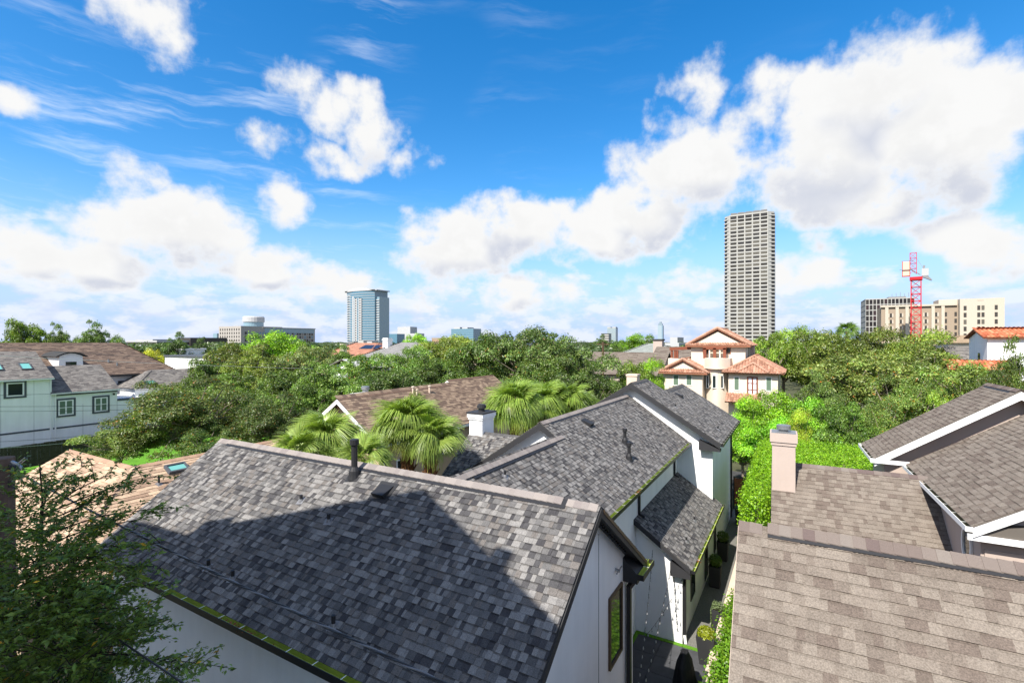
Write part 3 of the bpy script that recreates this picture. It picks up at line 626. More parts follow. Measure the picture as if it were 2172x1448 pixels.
roof(ph, 'far_gable_roof_far_side', (F2X + 7.3, 20.6, F2Z), (F2X + 7.3, 23.4, F2Z), (-3.65, 0, m2 * 3.65), key='ph', seed=36, **R_T)
lay('ph', 280)
ridge_caps(ph, (.5, GY, GZ), (3.95, GY, GZ), (0, -1, -mG), (0, 1, -mG), PALT, M['cap'], .03, .21, .15, 9)
ridge_caps(ph, (FX + 4.42, 14.32, FZ + mF * 4.42), (FX + 4.42, 20.5, FZ + mF * 4.42), (-1, 0, -mF), (1, 0, -mF), PALT, M['cap'], .04, .21, .15, 10)
ridge_vent(ph, (FX + 4.42, 14.8, FZ + mF * 4.42), (FX + 4.42, 20.2, FZ + mF * 4.42), (-1, 0, -mF), M['black'], .2)
ridge_caps(ph, (F2X + 3.65, 20.62, F2Z + m2 * 3.65), (F2X + 3.65, 23.4, F2Z + m2 * 3.65), (-1, 0, -m2), (1, 0, -m2), PALT, M['cap'], .04, .21, .15, 11)
ridge_vent(ph, (F2X + 3.65, 21.0, F2Z + m2 * 3.65), (F2X + 3.65, 23.1, F2Z + m2 * 3.65), (-1, 0, -m2), M['black'], .2)
rake(ph, (FX, 14.295, FZ - .03), (FX + 4.42, 14.295, FZ - .03 + mF * 4.42), (0, -1, 0), M['trim'], .2, .03)
rake(ph, (F2X, 20.595, F2Z - .03), (F2X + 3.65, 20.595, F2Z - .03 + m2 * 3.65), (0, -1, 0), M['trim'], .24, .03)
rake(ph, (F2X + 7.3, 20.595, F2Z - .03), (F2X + 3.65, 20.595, F2Z - .03 + m2 * 3.65), (0, -1, 0), M['trim'], .24, .03)
sf = MB(); sf.slab((F2X, 20.6, F2Z - .12), (F2X + 3.65, 20.6, F2Z - .12 + m2 * 3.65), (F2X + 3.65, 21.0, F2Z - .12 + m2 * 3.65), (F2X, 21.0, F2Z - .12), .02); sf.build('soffit', M['pink'], ph)
gutter(ph, (FX + .01, 20.5, FZ - .01), (FX + .01, 14.3, FZ - .01), (-1, 0, 0), M['trim'], M['gutter_in'], .13, .11)
gutter(ph, (F2X + .01, 23.4, F2Z - .01), (F2X + .01, 20.6, F2Z - .01), (-1, 0, 0), M['trim'], M['gutter_in'], .13, .11)
g = MB(); g.box(2.8, 20.5, 6.28, 4.1, 20.58, 6.40); g.build('fascia', M['trim'], ph)
# cornice return with its own little shingled roof, and the boxed panels under it
rr = MB(); rr.prism([(3.72, FZ - .28), (5.05, FZ - .28), (5.05, FZ - .12), (4.9, FZ + .10), (3.95, FZ + .02)], 'y', 14.34, 14.62); rr.build('cornice_return', M['deck_t'], ph)
rr = MB(); rr.box(3.70, 14.30, FZ - .30, 5.10, 14.35, FZ - .17); rr.build('cornice_fascia', M['trim'], ph)
for z in (5.2, 4.55): q = MB(); q.box(4.06, 14.58, z, 4.7, 14.622, z + .58); q.build('wall_panel', M['pink'], ph)
ov = MB(); n = 28; cy, cz, a, b = 15.42, 5.58, .27, .40; rim = []
for k in range(n):
    t_ = k * 2 * math.pi / n; rim.append((math.cos(t_), math.sin(t_)))
vs = [(x, cy + c_ * a * s, cz + s_ * b * s2) for (x, s, s2) in ((3.995, 1.25, 1.14), (3.95, 1.25, 1.14), (3.95, 1, 1), (3.985, 1, 1)) for c_, s_ in rim]
ov.add(vs, [(i * n + k, i * n + (k + 1) % n, (i + 1) * n + (k + 1) % n, (i + 1) * n + k) for i in range(3) for k in range(n)]); oo = ov.build('oval_window', M['trim'], ph)
pn = MB(); pn.poly([(3.984, cy + c_ * a, cz + s_ * b) for c_, s_ in rim]); pn.build('pane', M['glass'], oo)
c = MB(); c.box(-.14, 17.55, 4.6, .50, 18.2, 7.14); ch = c.build('chimney', M['pink'], ph)
c = MB(); c.box(-.17, 17.52, 7.143, .53, 18.23, 7.24); c.box(-.20, 17.49, 7.243, .56, 18.26, 7.52); c.build('chimney_band', M['pink'], ch)
c = MB(); c.box(-.16, 17.53, 7.522, .52, 18.22, 7.535); c.build('chimney_cap', M['tin'], ch)
c = MB(); c.lathe([(.19, 0), (.13, .03), (.13, .06), (.20, .08), (.20, .2), (.17, .21)], (.18, 17.87, 7.535), 16); c.build('flue_cap', M['tin'], ch)
c = MB(); c.box(-.10, 17.50, 5.40, .48, 17.545, 5.55); c.build('flashing', M['trim'], ch)
# ------------------------------------------------------------------ helpers for houses further off
def fy(px, py, y): return on_plane(px, py, (0, y, 0), (0, 1, 0))
def fx(px, py, x): return on_plane(px, py, (x, 0, 0), (1, 0, 0))
def fz(px, py, z): return on_plane(px, py, (0, 0, z), (0, 0, 1))
W_FAR = [.22, .3, .38, .46]
def far_roof(th, name, A, B, UP, pal, key, m='taupe', deck='deck_t', expo=.16, t=.014, span=None, seed=0, deck_span=None, widths=W_FAR):
    return roof(th, name, A, B, UP, pal=pal, m=M[m], widths=widths, key=key, deck=M[deck], expo=expo, t=t, span=span, seed=seed, deck_span=deck_span)
def tile_roof(th, name, A, B, UP, cols, span=None, wd=.26, ln=.38, seed=0, deck='clay_deck'):
    """clay barrel tiles laid in courses on a slope"""
    A, B, UP = Vector(A), Vector(B), Vector(UP); L = (B - A).length; U = (B - A) / L; SL = UP.length; W = UP / SL; N = U.cross(W).normalized()
    if N.z < 0: N = -N
    s0 = span(0) if span else (0, L); s1 = span(SL) if span else (0, L)
    part = MB().slab(A + U * s0[0], A + U * s0[1], A + W * SL + U * s1[1], A + W * SL + U * s1[0], .1).build(name, M[deck], th)
    rng = random.Random(seed); g = MB(); s = -.05
    while s < SL - .1:
        u0, u1 = span(max(s, 0)) if span else (0, L); k0 = math.ceil(u0 / wd)
        for k in range(k0, int(u1 / wd)):
            c = cols[rng.randrange(len(cols))]; f = .85 + rng.random() * .3; g.cur = tuple(q * f for q in c)
            o = A + U * (k * wd) + W * (s + rng.uniform(-.01, .01)); v = []
            for y, z in ((0, .045), (ln * 1.12, .015)):
                for x, h in ((0, 0), (.05, .055), (.13, .085), (.21, .055), (wd, 0)): v.append(o + U * x + W * y + N * (h + z))
            g.add(v, [(i, i + 1, i + 6, i + 5) for i in range(4)] + [(0, 5, 9, 4), (0, 4, 3, 2, 1)])
        s += ln
    r = g.build('roof_tiles', M['tile'], part); r['kind'] = 'stuff'
    return part
def tile_ridge(th, p, q, col, r=.13, name='ridge_tile'):
    p, q = Vector(p), Vector(q); n = max(1, int((q - p).length / .4)); mb = MB(); mb.cur = col
    for i in range(n):
        a, b = p.lerp(q, i / n), p.lerp(q, (i + 1.08) / n); f = .85 + .3 * ((i * 37) % 11) / 11; mb.cur = tuple(k * f for k in col); mb.tube([a, b], [r, r * .86], 8)
    return mb.build(name, M['tile'], th)
M['clay_deck'] = mat('clay_deck', (.30, .13, .08), .9, .1)
TERRA = [(.36, .19, .125), (.32, .165, .11), (.39, .215, .145), (.29, .15, .10), (.41, .235, .165)]
REDT = [(0.4386, 0.1425, 0.0715), (0.4971, 0.1805, 0.088), (0.4021, 0.114, 0.055), (0.5263, 0.247, 0.132)]

# ------------------------------------------------------------------ brown roofed house in the middle
eh = thing('brown_roof_house', 'beige house with long brown shingle roof and white gable boards behind the palms', 'house', (-20.8, 25, 0))
ex, ezz, em = -17.75, 5.3, .7; rx, rz_ = -20.75, 7.40; hx, hz = -21.15, 7.68
w = MB(); w.prism([(-23.4, 0), (-18.15, 0), (-18.15, ezz + .28 - .12), (rx, rz_ - .12), (-23.4, 5.4)], 'y', 18.0, 27.6)
w.prism([(-24.2, 0), (-18.153, 0), (-18.153, ezz + .28 - .12), (hx, hz - .12), (-24.2, 5.4)], 'y', 27.6, 33.0); w.build('wall', M['beige'], eh)
UPH = Vector((hx - ex, 0, hz - ezz)); cutl = UPH.length * (rx - ex) / (hx - ex)
far_roof(eh, 'right_roof', (ex, 17.55, ezz), (ex, 33.4, ezz), UPH, BROWN, 'eh', seed=41, span=lambda s: (0, 15.85) if s < cutl else (9.85, 15.85),
    deck_span=lambda A, U, W, N: MB().slab(A, A + U * 15.85, A + U * 15.85 + W * cutl, A + W * cutl, .08).slab(A + U * 9.85 + W * cutl, A + U * 15.85 + W * cutl, A + U * 15.85 + W * UPH.length, A + U * 9.85 + W * UPH.length, .08))
far_roof(eh, 'left_roof', (-23.75, 27.4, ezz), (-23.75, 17.55, ezz), (3.0, 0, 2.1), BROWN, 'eh', seed=42)
far_roof(eh, 'left_roof', (-24.55, 33.4, ezz), (-24.55, 27.4, ezz), (3.4, 0, 2.38), BROWN, 'eh', seed=43)
lay('eh', 200)
BC = [((.16, .105, .08), 1), ((.13, .085, .065), 1)]
ridge_caps(eh, (rx, 17.6, rz_), (rx, 27.3, rz_), (1, 0, -.7), (-1, 0, -.7), BC, M['cap'], .03, .25, .16, 3, joined=True)
ridge_caps(eh, (hx, 27.45, hz), (hx, 33.3, hz), (1, 0, -.7), (-1, 0, -.7), BC, M['cap'], .03, .25, .16, 4, joined=True)
for y, x0, z0, xe in ((17.545, rx, rz_, ex), (17.545, rx, rz_, -23.75), (27.395, hx, hz, ex - 1.2), (27.395, hx, hz, -24.55)):
    rake(eh, (x0, y, z0 - .03), (xe, y, z0 - .03 - .7 * abs(xe - x0)), (0, -1, 0), M['trim'], .22, .03)
rake(eh, (ex + .005, 17.6, ezz - .03), (ex + .005, 33.3, ezz - .03), (1, 0, 0), M['trim'], .15, .03)
window(eh, (-18.15, 23.1, 4.35), (0, 1, 0), .9, 1.25, (1, 0, 0), M['trim'], M['glass'], .07, .05, mull=(0,), bars=(0,))
window(eh, (-18.15, 19.6, 3.6), (0, 1, 0), .9, 1.2, (1, 0, 0), M['trim'], M['glass'], .07, .05, mull=(0,), bars=(0,))
window(eh, (-20.75, 18.0, 5.6), (1, 0, 0), .7, .9, (0, -1, 0), M['trim'], M['glass'], .06, .05, bars=(0,))
d = MB(); d.bar((-18.08, 18.2, 5.2), (-18.08, 18.2, .1), .08); d.build('downpipe', M['trim'], eh)
for px, py, h in ((876, 836, .42), (884, 838, .3), (911, 833, .4)):
    p = on_plane(px, py, (ex, 0, ezz), (em, 0, 1)); k = MB(); k.tube([p - Vector((0, 0, .1)), p + Vector((0, 0, h))], .06, 8); k.lathe([(.1, 0), (.1, .06), (.05, .08)], p + Vector((0, 0, h)), 8); k.build('vent_pipe', M['stone'], eh)
c = MB(); c.box(-22.6, 20.2, 5.3, -21.7, 21.4, 7.18); ch = c.build('chimney', M['white'], eh)
c = MB(); c.box(-22.7, 20.1, 7.183, -21.6, 21.5, 7.34); c.build('chimney_band', M['trim'], ch)
c = MB(); c.lathe([(.17, 0), (.17, .2), (.24, .22), (.24, .38), (.2, .4)], (-22.15, 20.8, 7.34), 14); c.build('flue_cap', M['tin'], ch)

# ------------------------------------------------------------------ tan roofed house at lower left
tn = thing('tan_roof_house', 'low house with sunlit tan shingle hip roof and skylight behind the foreground tree', 'house', (-20, 8, 0))
TZ, tm = 6.2, .52
w = MB(); w.box(-23.9, 4.2, 0, -15.9, 13.6, 4.25); w.prism([(4.2, 4.25), (11.4, 4.25), (7.8, TZ - .12)], 'x', -23.9, -20); w.build('wall', M['beige'], tn)
fl = math.hypot(3.9, 3.9 * tm)
far_roof(tn, 'front_roof', (-24.3, 3.9, TZ - 3.9 * tm), (-15.4, 3.9, TZ - 3.9 * tm), (0, 3.9, 3.9 * tm), TAN, 'tn', seed=51, expo=.145, widths=[.2, .26, .32], span=lambda s: (0, 8.9 - 3.8 * s / fl))
far_roof(tn, 'back_roof', (-19.2, 11.7, TZ - 3.9 * tm), (-24.3, 11.7, TZ - 3.9 * tm), (0, -3.9, 3.9 * tm), TAN, 'tn', seed=52, expo=.145)
sl_ = math.hypot(3.8, 3.8 * tm)
far_roof(tn, 'side_roof', (-15.4, 3.9, TZ - 3.8 * tm), (-15.4, 14.2, TZ - 3.8 * tm), (-3.8, 0, 3.8 * tm), TAN, 'tn', seed=53, expo=.145, widths=[.2, .26, .32], span=lambda s: (3.9 * s / sl_, 10.3))
far_roof(tn, 'side_roof_far_side', (-23, 14.2, TZ - 3.8 * tm), (-23, 8.6, TZ - 3.8 * tm), (3.8, 0, 3.8 * tm), TAN, 'tn', seed=54, expo=.145, span=lambda s: (0, 5.6))
lay('tn', 160)
TC = [((.38, .25, .17), 1), ((.33, .215, .15), 1)]
ridge_caps(tn, (-24.3, 7.8, TZ), (-19.2, 7.8, TZ), (0, -1, -tm), (0, 1, -tm), TC, M['cap'], .03, .22, .16, 5, joined=True)
ridge_caps(tn, (-19.2, 7.8, TZ), (-19.2, 14.2, TZ), (1, 0, -tm), (-1, 0, -tm), TC, M['cap'], .03, .22, .16, 6, joined=True)
ridge_caps(tn, (-15.4, 3.9, TZ - 3.9 * tm), (-19.2, 7.8, TZ), (0, -1, -tm), (1, 0, -tm), TC, M['cap'], .02, .22, .16, 7, joined=True)
def skylight(th, p, U, W, N, a, b, frame='grey_trim', pane='sky_glass'):
    p, U, W, N = map(Vector, (p, U, W, N)); f = MB(); e = .06
    def q(m_, u0, u1, w0, w1, n0, n1):
        v = [p + U * u + W * w_ + N * n for n in (n0, n1) for u, w_ in ((u0, w0), (u1, w0), (u1, w1), (u0, w1))]
        m_.add(v, [(3, 2, 1, 0), (4, 5, 6, 7), (0, 1, 5, 4), (1, 2, 6, 5), (2, 3, 7, 6), (3, 0, 4, 7)])
    for r in ((0, a, 0, e), (0, a, b - e, b), (0, e, e, b - e), (a - e, a, e, b - e)): q(f, *r, -.02, .12)
    o = f.build('skylight', M[frame], th); g = MB(); q(g, e, a - e, e, b - e, .0, .08); g.build('pane', M[pane], o); return o
M['sky_glass'] = glass_mat('skylight_glass', (.16, .42, .38), .08, .7)
Ws = Vector((-1, 0, tm)).normalized(); Ns = Vector((tm, 0, 1)).normalized()
skylight(tn, on_plane(358, 1008, (-15.4, 0, TZ - 3.8 * tm), (tm, 0, 1)) + Ns * .02, (0, 1, 0), Ws, Ns, .65, .42)
pipe_vent(tn, on_plane(337, 1027, (-15.4, 0, TZ - 3.8 * tm), (tm, 0, 1)), .28, .035, Ns)
s_ = MB(); s_.box(-24.2, 3.95, TZ - 3.9 * tm - .2, -15.4, 4.0, TZ - 3.9 * tm - .03); s_.build('fascia', M['trim'], tn)

# ------------------------------------------------------------------ white panelled house at the left edge
lw = thing('panelled_white_house', 'white panelled house with grey window surrounds and skylights at the left edge', 'house', (-61, 19, 0))
XW = -58.5
w = MB()
w.box(-70, 5.0, 0, XW, 17.5, 7.05); w.prism([(XW - .05, 7.0), (-62.8, 9.3), (-67, 7.0)], 'y', 5.0, 17.45)
w.box(-68, 17.503, 0, XW - .002, 22.47, 5.6); w.prism([(XW - .05, 5.5), (-62.7, 7.9), (-67, 5.5)], 'y', 17.6, 22.4)
w.box(-66, 22.473, 0, XW - .004, 38, 4.5); w.build('wall', M['white'], lw)
far_roof(lw, 'left_roof', (XW + .25, 4.8, 7.12), (XW + .25, 17.6, 7.12), (-4.5, 0, 2.35), GREY, 'lw', seed=61, expo=.17)
far_roof(lw, 'left_roof_far_side', (-67.2, 17.6, 7.12), (-67.2, 4.8, 7.12), (4.45, 0, 2.35), GREY, 'lw', seed=62, expo=.17)
far_roof(lw, 'right_roof', (XW + .25, 17.4, 5.72), (XW + .25, 22.6, 5.72), (-4.4, 0, 2.3), GREY, 'lw', seed=63, expo=.17)
far_roof(lw, 'right_roof_far_side', (-67.0, 22.6, 5.72), (-67.0, 17.4, 5.72), (4.35, 0, 2.3), GREY, 'lw', seed=64, expo=.17)
lay('lw', 0)
for (y, z, wd_, ht, mu) in ((15.1, 6.25, 1.12, 1.18, ()), (18.5, 4.3, 1.1, 1.38, (0,)), (21.15, 4.3, 1.05, 1.36, (0,))):
    window(lw, (XW, y, z), (0, 1, 0), wd_, ht, (1, 0, 0), M['trim'], M['glass'] if not mu else M['glass_g'], .1, .08, mull=mu, bars=(0,) if mu else (), trim=M['grey_trim'], tw=.16)
k = MB(); k.box(XW, 5, 2.42, XW + .03, 17.4, 2.56); k.box(XW, 17.6, 2.42, XW + .03, 27, 2.56); k.build('band_board', M['grey_trim'], lw)
k = MB(); k.box(XW, 17.7, 5.42, XW + .04, 22.5, 5.68); k.build('frieze_board', M['grey_trim'], lw)
k = MB(); k.box(XW - 1, 22.48, 4.5, XW + .05, 38, 4.62); k.build('parapet_cap', M['grey_trim'], lw)
for y0, y1, z in ((4.8, 17.6, 7.1), (17.4, 22.6, 5.7)): gutter(lw, (XW + .24, y0, z), (XW + .24, y1, z), (1, 0, 0), M['trim'], M['gutter_in'], .12, .12, straps=False)
k = MB(); k.bar((XW + .06, 17.42, 7.0), (XW + .06, 17.42, .2), .1); k.build('downpipe', M['trim'], lw)
k = MB(); k.bar((XW + .06, 17.75, 5.6), (XW + .06, 17.75, .2), .1); k.build('downpipe', M['trim'], lw)
k = MB()
for y in (14.2, 16.3): k.box(XW, y, .2, XW + .006, y + .02, 7.0)
for y in (19.75, 22.45, 24.5): k.box(XW, y, .2, XW + .006, y + .02, 4.5)
k.build('panel_joint', M['steel'], lw)
Wk = Vector((-4.5, 0, 2.35)).normalized(); Nk = Vector((2.35, 0, 4.5)).normalized(); pe = Vector((XW + .25, 0, 7.12))
skylight(lw, on_plane(46, 785, pe, Nk) + Nk * .02, (0, 1, 0), Wk, Nk, .75, 1.1); skylight(lw, on_plane(-18, 787, pe, Nk) + Nk * .02, (0, 1, 0), Wk, Nk, .75, 1.1)
k = MB(); k.box(XW, 22.1, 5.12, XW + .25, 22.2, 5.3); k.build('wall_lamp', M['black'], lw)

fn = thing('wood_fence', 'dark weathered wooden fence of tall boards along the lawn below the white house', 'fence', (-55.2, 20, 0))
bm_ = MB(); bm_.box(-.015, 0, 0, .015, .19, 1.85); bmesh_board = bm_.mesh('board', M['fence'])
rngf = random.Random(5)
for i in range(125): link('board', bmesh_board, fn, mw=Matrix.Translation((-55.2 + rngf.uniform(-.006, .006), 10 + i * .2, rngf.uniform(-.02, .02))))
k = MB(); k.box(-55.32, 10, .4, -55.22, 35, .5); k.box(-55.32, 10, 1.4, -55.22, 35, 1.5); k.build('rail', M['fence'], fn)

# ------------------------------------------------------------------ long brown hip roof behind it
lb = thing('long_brown_roof_house', 'long house with dark brown hip roof and arched dormer behind the white house', 'house', (-72, 15, 0))
w = MB(); w.box(-81, -20, 0, -66.4, 31, 6.6); w.build('wall', mat('lilac_white_stucco', (.74, .70, .70), .9, .2, noise=.03), lb)
hipL = math.hypot(7.9, 3.55)
far_roof(lb, 'near_roof', (-65.7, -22, 6.7), (-65.7, 31.6, 6.7), (-7.9, 0, 3.55), DKBROWN, 'lb', seed=71, expo=.2, widths=[.35, .5, .7], span=lambda s: (0, 53.6 - 3.0 * s / hipL))
far_roof(lb, 'far_roof', (-81.5, 31.6, 6.7), (-81.5, -22, 6.7), (7.9, 0, 3.55), DKBROWN, 'lb', seed=72, expo=.2, widths=[.5, .7, .9], span=lambda s: (3.0 * s / hipL, 53.6))
far_roof(lb, 'hip_roof', (-65.7, 31.6, 6.7), (-81.5, 31.6, 6.7), (0, -3.0, 3.55), DKBROWN, 'lb', seed=73, expo=.2, widths=[.35, .5, .7], span=lambda s: (7.9 * s / math.hypot(3, 3.55), 15.8 - 7.9 * s / math.hypot(3, 3.55)))
lay('lb', 0)
k = MB(); k.box(-66.1, -22, 6.48, -65.72, 31.6, 6.66); k.build('eave_board', M['dark'], lb)
window(lb, (-66.4, 26.0, 5.3), (0, 1, 0), .85, 1.3, (1, 0, 0), M['dark'], M['glass'], .08, .05, mull=(0,), bars=(0,))
arc = [(20.35 + 2.3 * i / 12, 8.75 + .40 * math.sin(math.pi * i / 12)) for i in range(13)]
k = MB(); k.prism([(20.45, 7.2), (22.55, 7.2)] + arc[::-1][1:-1], 'x', -66.6, -70.5); dm = k.build('dormer', M['trim'], lb)
k = MB(); k.prism([(20.2 + 2.6 * i / 12, 8.77 + .44 * math.sin(math.pi * i / 12)) for i in range(13)] + [(20.2 + 2.6 * i / 12, 8.87 + .44 * math.sin(math.pi * i / 12)) for i in range(12, -1, -1)], 'x', -66.3, -71); k.build('dormer_roof', M['deck'], dm)
k = MB(); k.box(-66.6, 21.05, 7.5, -66.57, 21.95, 8.25); k.build('dormer_window', M['glass'], dm)
for y, z in ((13.5, 9.7), (25.5, 8.0), (26.0, 7.6)):
    x = -65.7 - (z - 6.7) / 3.55 * 7.9; k = MB(); k.tube([(x, y, z - .2), (x, y, z + .35)], .1, 8); k.build('vent_pipe', M['pipe'] if y < 20 else M['tin'], lb)

# small white building with skylight, right of the panelled house
sw = thing('small_white_house', 'small white house with pale grey hip roof and skylight beside the oak', 'house', (-64, 28, 0))
w = MB(); w.box(-68.5, 25.4, 0, -62, 37, 5.3); w.build('wall', M['white'], sw)
hl = math.hypot(3.8, 1.7)
far_roof(sw, 'near_roof', (-61.6, 25.0, 5.35), (-61.6, 37.4, 5.35), (-3.8, 0, 1.7), GREY, 'sw', seed=75, expo=.2, span=lambda s: (3.4 * s / hl, 12.4))
far_roof(sw, 'hip_roof', (-69.2, 25.0, 5.35), (-61.6, 25.0, 5.35), (0, 3.4, 1.7), GREY, 'sw', seed=76, expo=.2, span=lambda s: (3.8 * s / 3.801, 7.6 - 3.8 * s / 3.801))
lay('sw', 0)
Wk = Vector((-3.8, 0, 1.7)).normalized(); Nk = Vector((1.7, 0, 3.8)).normalized()
skylight(sw, on_plane(312, 817, (-61.6, 0, 5.35), Nk), (0, 1, 0), Wk, Nk, 1.0, .9)
k = MB(); k.box(-61.99, 27.5, 3.9, -61.95, 28.2, 4.6); k.build('louvre_vent', M['trim'], sw)

# ------------------------------------------------------------------ mediterranean house
mh = thing('mediterranean_house', 'cream stucco villa with clay tile roofs and curved balcony among the trees', 'house', (-7, 58, 0))
Y1, Y2 = 55.5, 58.5
def PX(px, y): return fy(px, 724, y).x
def PZ(px, py, y): return fy(px, py, y).z
CR = M['cream']; w = MB()
lx0, lx1 = PX(1409, Y1), PX(1490, Y1); rx0, rx1 = PX(1545, Y1), PX(1650, Y1); mx0, mx1 = PX(1466, Y2), PX(1581, Y2)
zl, zr2, zm = PZ(1450, 790, Y1), PZ(1600, 791, Y1), PZ(1525, 733, Y2)
w.box(lx0, Y1, 0, lx1, Y1 + 8, zl); w.box(rx0, Y1, 0, rx1, Y1 + 8, zr2); w.box(mx0, Y2, 0, mx1, Y2 + 9, zm)
w.box(lx1 - .1, Y1 + 1.6, 0, rx0 + .1, Y2 + .1, PZ(1520, 777, Y1))
ap = PZ(1449, 763, Y1); w.prism([(lx0 + .4, zl + .3), (lx1 - .4, zl + .3), ((lx0 + lx1) / 2, ap - .25)], 'y', Y1 + .02, Y1 + 3)
apm = PZ(1519, 697, Y2); w.prism([(mx0 + .4, zm + .3), (mx1 - .4, zm + .3), ((mx0 + mx1) / 2, apm - .3)], 'y', Y2 + .02, Y2 + 5)
tz = PZ(1440, 760, Y2 - 1); w.box(PX(1417, Y2 - 1), Y2 - 1, zl - .5, mx0, Y2 - .8, tz); w.box(PX(1417, Y2 - 1), Y2 - .8, zl - .5, PX(1417, Y2 - 1) + .2, Y2 + 5, tz)
w.build('wall', CR, mh)
bx0, bx1 = PX(1492, Y1 + .6), PX(1547, Y1 + .6); bz0, bz1 = PZ(1520, 778, Y1 + .6), PZ(1520, 760, Y1 + .6); nb = 14
pts = [(bx0 + (bx1 - bx0) * i / nb, Y1 + 1.4 - 1.15 * math.sin(math.pi * i / nb)) for i in range(nb + 1)]
k = MB(); k.prism(pts + [(bx1, Y1 + 3), (bx0, Y1 + 3)], 'z', bz0 - .1, bz1); bal = k.build('balcony', CR, mh)
k = MB(); k.prism([(x, y - .06) for x, y in pts] + [(bx1 + .05, Y1 + 3), (bx0 - .05, Y1 + 3)], 'z', bz0 - .22, bz0 - .1); k.build('balcony_band', CR, bal)
pts2 = [(bx0 + .15 + (bx1 - bx0 - .3) * i / nb, Y1 + 1.5 - .95 * math.sin(math.pi * i / nb)) for i in range(nb + 1)]
k = MB(); k.prism(pts2 + [(bx1 - .1, Y1 + 3), (bx0 + .1, Y1 + 3)], 'z', 0, bz0 - .2); k.build('curved_bay', CR, mh)
ov_ = .55
def hip_tiles(th, x0, x1, y0, y1, z, rise, rdg, seed):
    """clay hip roof: front and side slopes meeting at a ridge of length rdg running back"""
    cx_, hw = (x0 + x1) / 2, (x1 - x0) / 2; hip = hw; a = math.hypot(hip, rise)
    tile_roof(th, 'front_roof', (x0, y0, z), (x1, y0, z), (0, hip, rise), TERRA, lambda s: (hw * s / a, 2 * hw - hw * s / a), seed=seed)
    Ly = y1 - y0
    tile_roof(th, 'side_roof', (x1, y0, z), (x1, y1, z), (-hw, 0, rise), TERRA, lambda s: (hip * s / a, Ly), seed=seed + 1)
    tile_roof(th, 'side_roof', (x0, y1, z), (x0, y0, z), (hw, 0, rise), TERRA, lambda s: (0, Ly - hip * s / a), seed=seed + 2)
    for c0 in ((x0, y0, z), (x1, y0, z)): tile_ridge(th, Vector(c0) + Vector((0, 0, .08)), (cx_, y0 + hip, z + rise + .1), TERRA[2])
    tile_ridge(th, (cx_, y0 + hip, z + rise + .1), (cx_, y1, z + rise + .1), TERRA[0])
def gable_tiles(th, x0, x1, y0, y1, z, rise, seed, skirt=.5):
    cx_, hw = (x0 + x1) / 2, (x1 - x0) / 2
    tile_roof(th, 'right_roof', (x1, y0, z), (x1, y1, z), (-hw, 0, rise), TERRA, seed=seed); tile_roof(th, 'left_roof', (x0, y1, z), (x0, y0, z), (hw, 0, rise), TERRA, seed=seed + 1)
    for x in (x0, x1): tile_ridge(th, (x, y0 + .05, z + .1), (cx_, y0 + .05, z + rise + .12), TERRA[4], .16)
    tile_ridge(th, (cx_, y0, z + rise + .1), (cx_, y1, z + rise + .1), TERRA[0])
    tile_roof(th, 'skirt_roof', (x0 + .1, y0 - .25, z + .02), (x1 - .1, y0 - .25, z + .02), (0, skirt * .35 + .3, .30), TERRA, lambda s: (s * 1.0, 2 * hw - .2 - s * 1.0), seed=seed + 2)
    k = MB(); k.box(x0, y0 - .3, z - .14, x1, y0 - .2, z); k.build('eave_board', M['clay_deck'], th)
gable_tiles(mh, lx0 - ov_, lx1 + ov_, Y1 - .2, Y1 + 7, zl, ap - zl, 81); gable_tiles(mh, mx0 - ov_, mx1 + ov_, Y2 - .2, Y2 + 9.5, zm, apm - zm, 85, .9)
hip_tiles(mh, rx0 - ov_, rx1 + ov_, Y1 - ov_, Y1 + 8.5, zr2, PZ(1602, 756, Y1 + 3) - zr2, 0, 91)
kk = PZ(1600, 772, Y1); cxr = (rx0 + rx1) / 2
tile_ridge(mh, (cxr - 1.5, Y1 - .6, zr2 + .1), (cxr, Y1 + .9, zr2 + 1.0), TERRA[4]); tile_ridge(mh, (cxr + 1.5, Y1 - .6, zr2 + .1), (cxr, Y1 + .9, zr2 + 1.0), TERRA[4])
tile_roof(mh, 'porch_roof', (PX(1537, Y1 - 1.2), Y1 - 1.2, PZ(1560, 850, Y1)), (PX(1612, Y1 - 1.2), Y1 - 1.2, PZ(1560, 850, Y1)), (0, 1.2, .75), TERRA, seed=95)
def mw(px0, px1, py0, py1, y, **k):
    c0, c1 = fy(px0, py1, y), fy(px1, py0, y); c_ = (c0 + c1) / 2
    return window(mh, c_, (1, 0, 0), abs(c1.x - c0.x), abs(c1.z - c0.z), (0, -1, 0), fw=.14 if k.get('bars') else .06, proud=.05, **k)
for a, b, c_, d_ in ((1427.5, 1440, 795, 817), (1455, 1468, 795, 817), (1556.5, 1568.5, 798.5, 827.5), (1624, 1637, 799.5, 829)):
    mw(a, b, c_, d_, Y1, m_frame=M['trim'], m_pane=M['glass_g'])
for i, (a, b) in enumerate(((1498, 1503.5), (1510.5, 1519.5), (1527, 1535))):
    yb = Y1 + 1.5 - (.62, .95, .72)[i]; mw(a, b, 795.5, 823, yb - .02, m_frame=M['trim'], m_pane=M['glass'])
brown = mat('brown_joinery', (.20, .06, .03), .5, .4); lace = mat('white_curtain', (.75, .77, .82), .8, .2)
mw(1584.5, 1607.5, 799, 840, Y1, m_frame=brown, m_pane=lace, mull=(0,), bars=(-.33, .33), name='balcony_door')
for a, b in ((1491, 1504), (1539, 1550)): mw(a, b, 738, 750, Y2, m_frame=brown, m_pane=M['glass'])
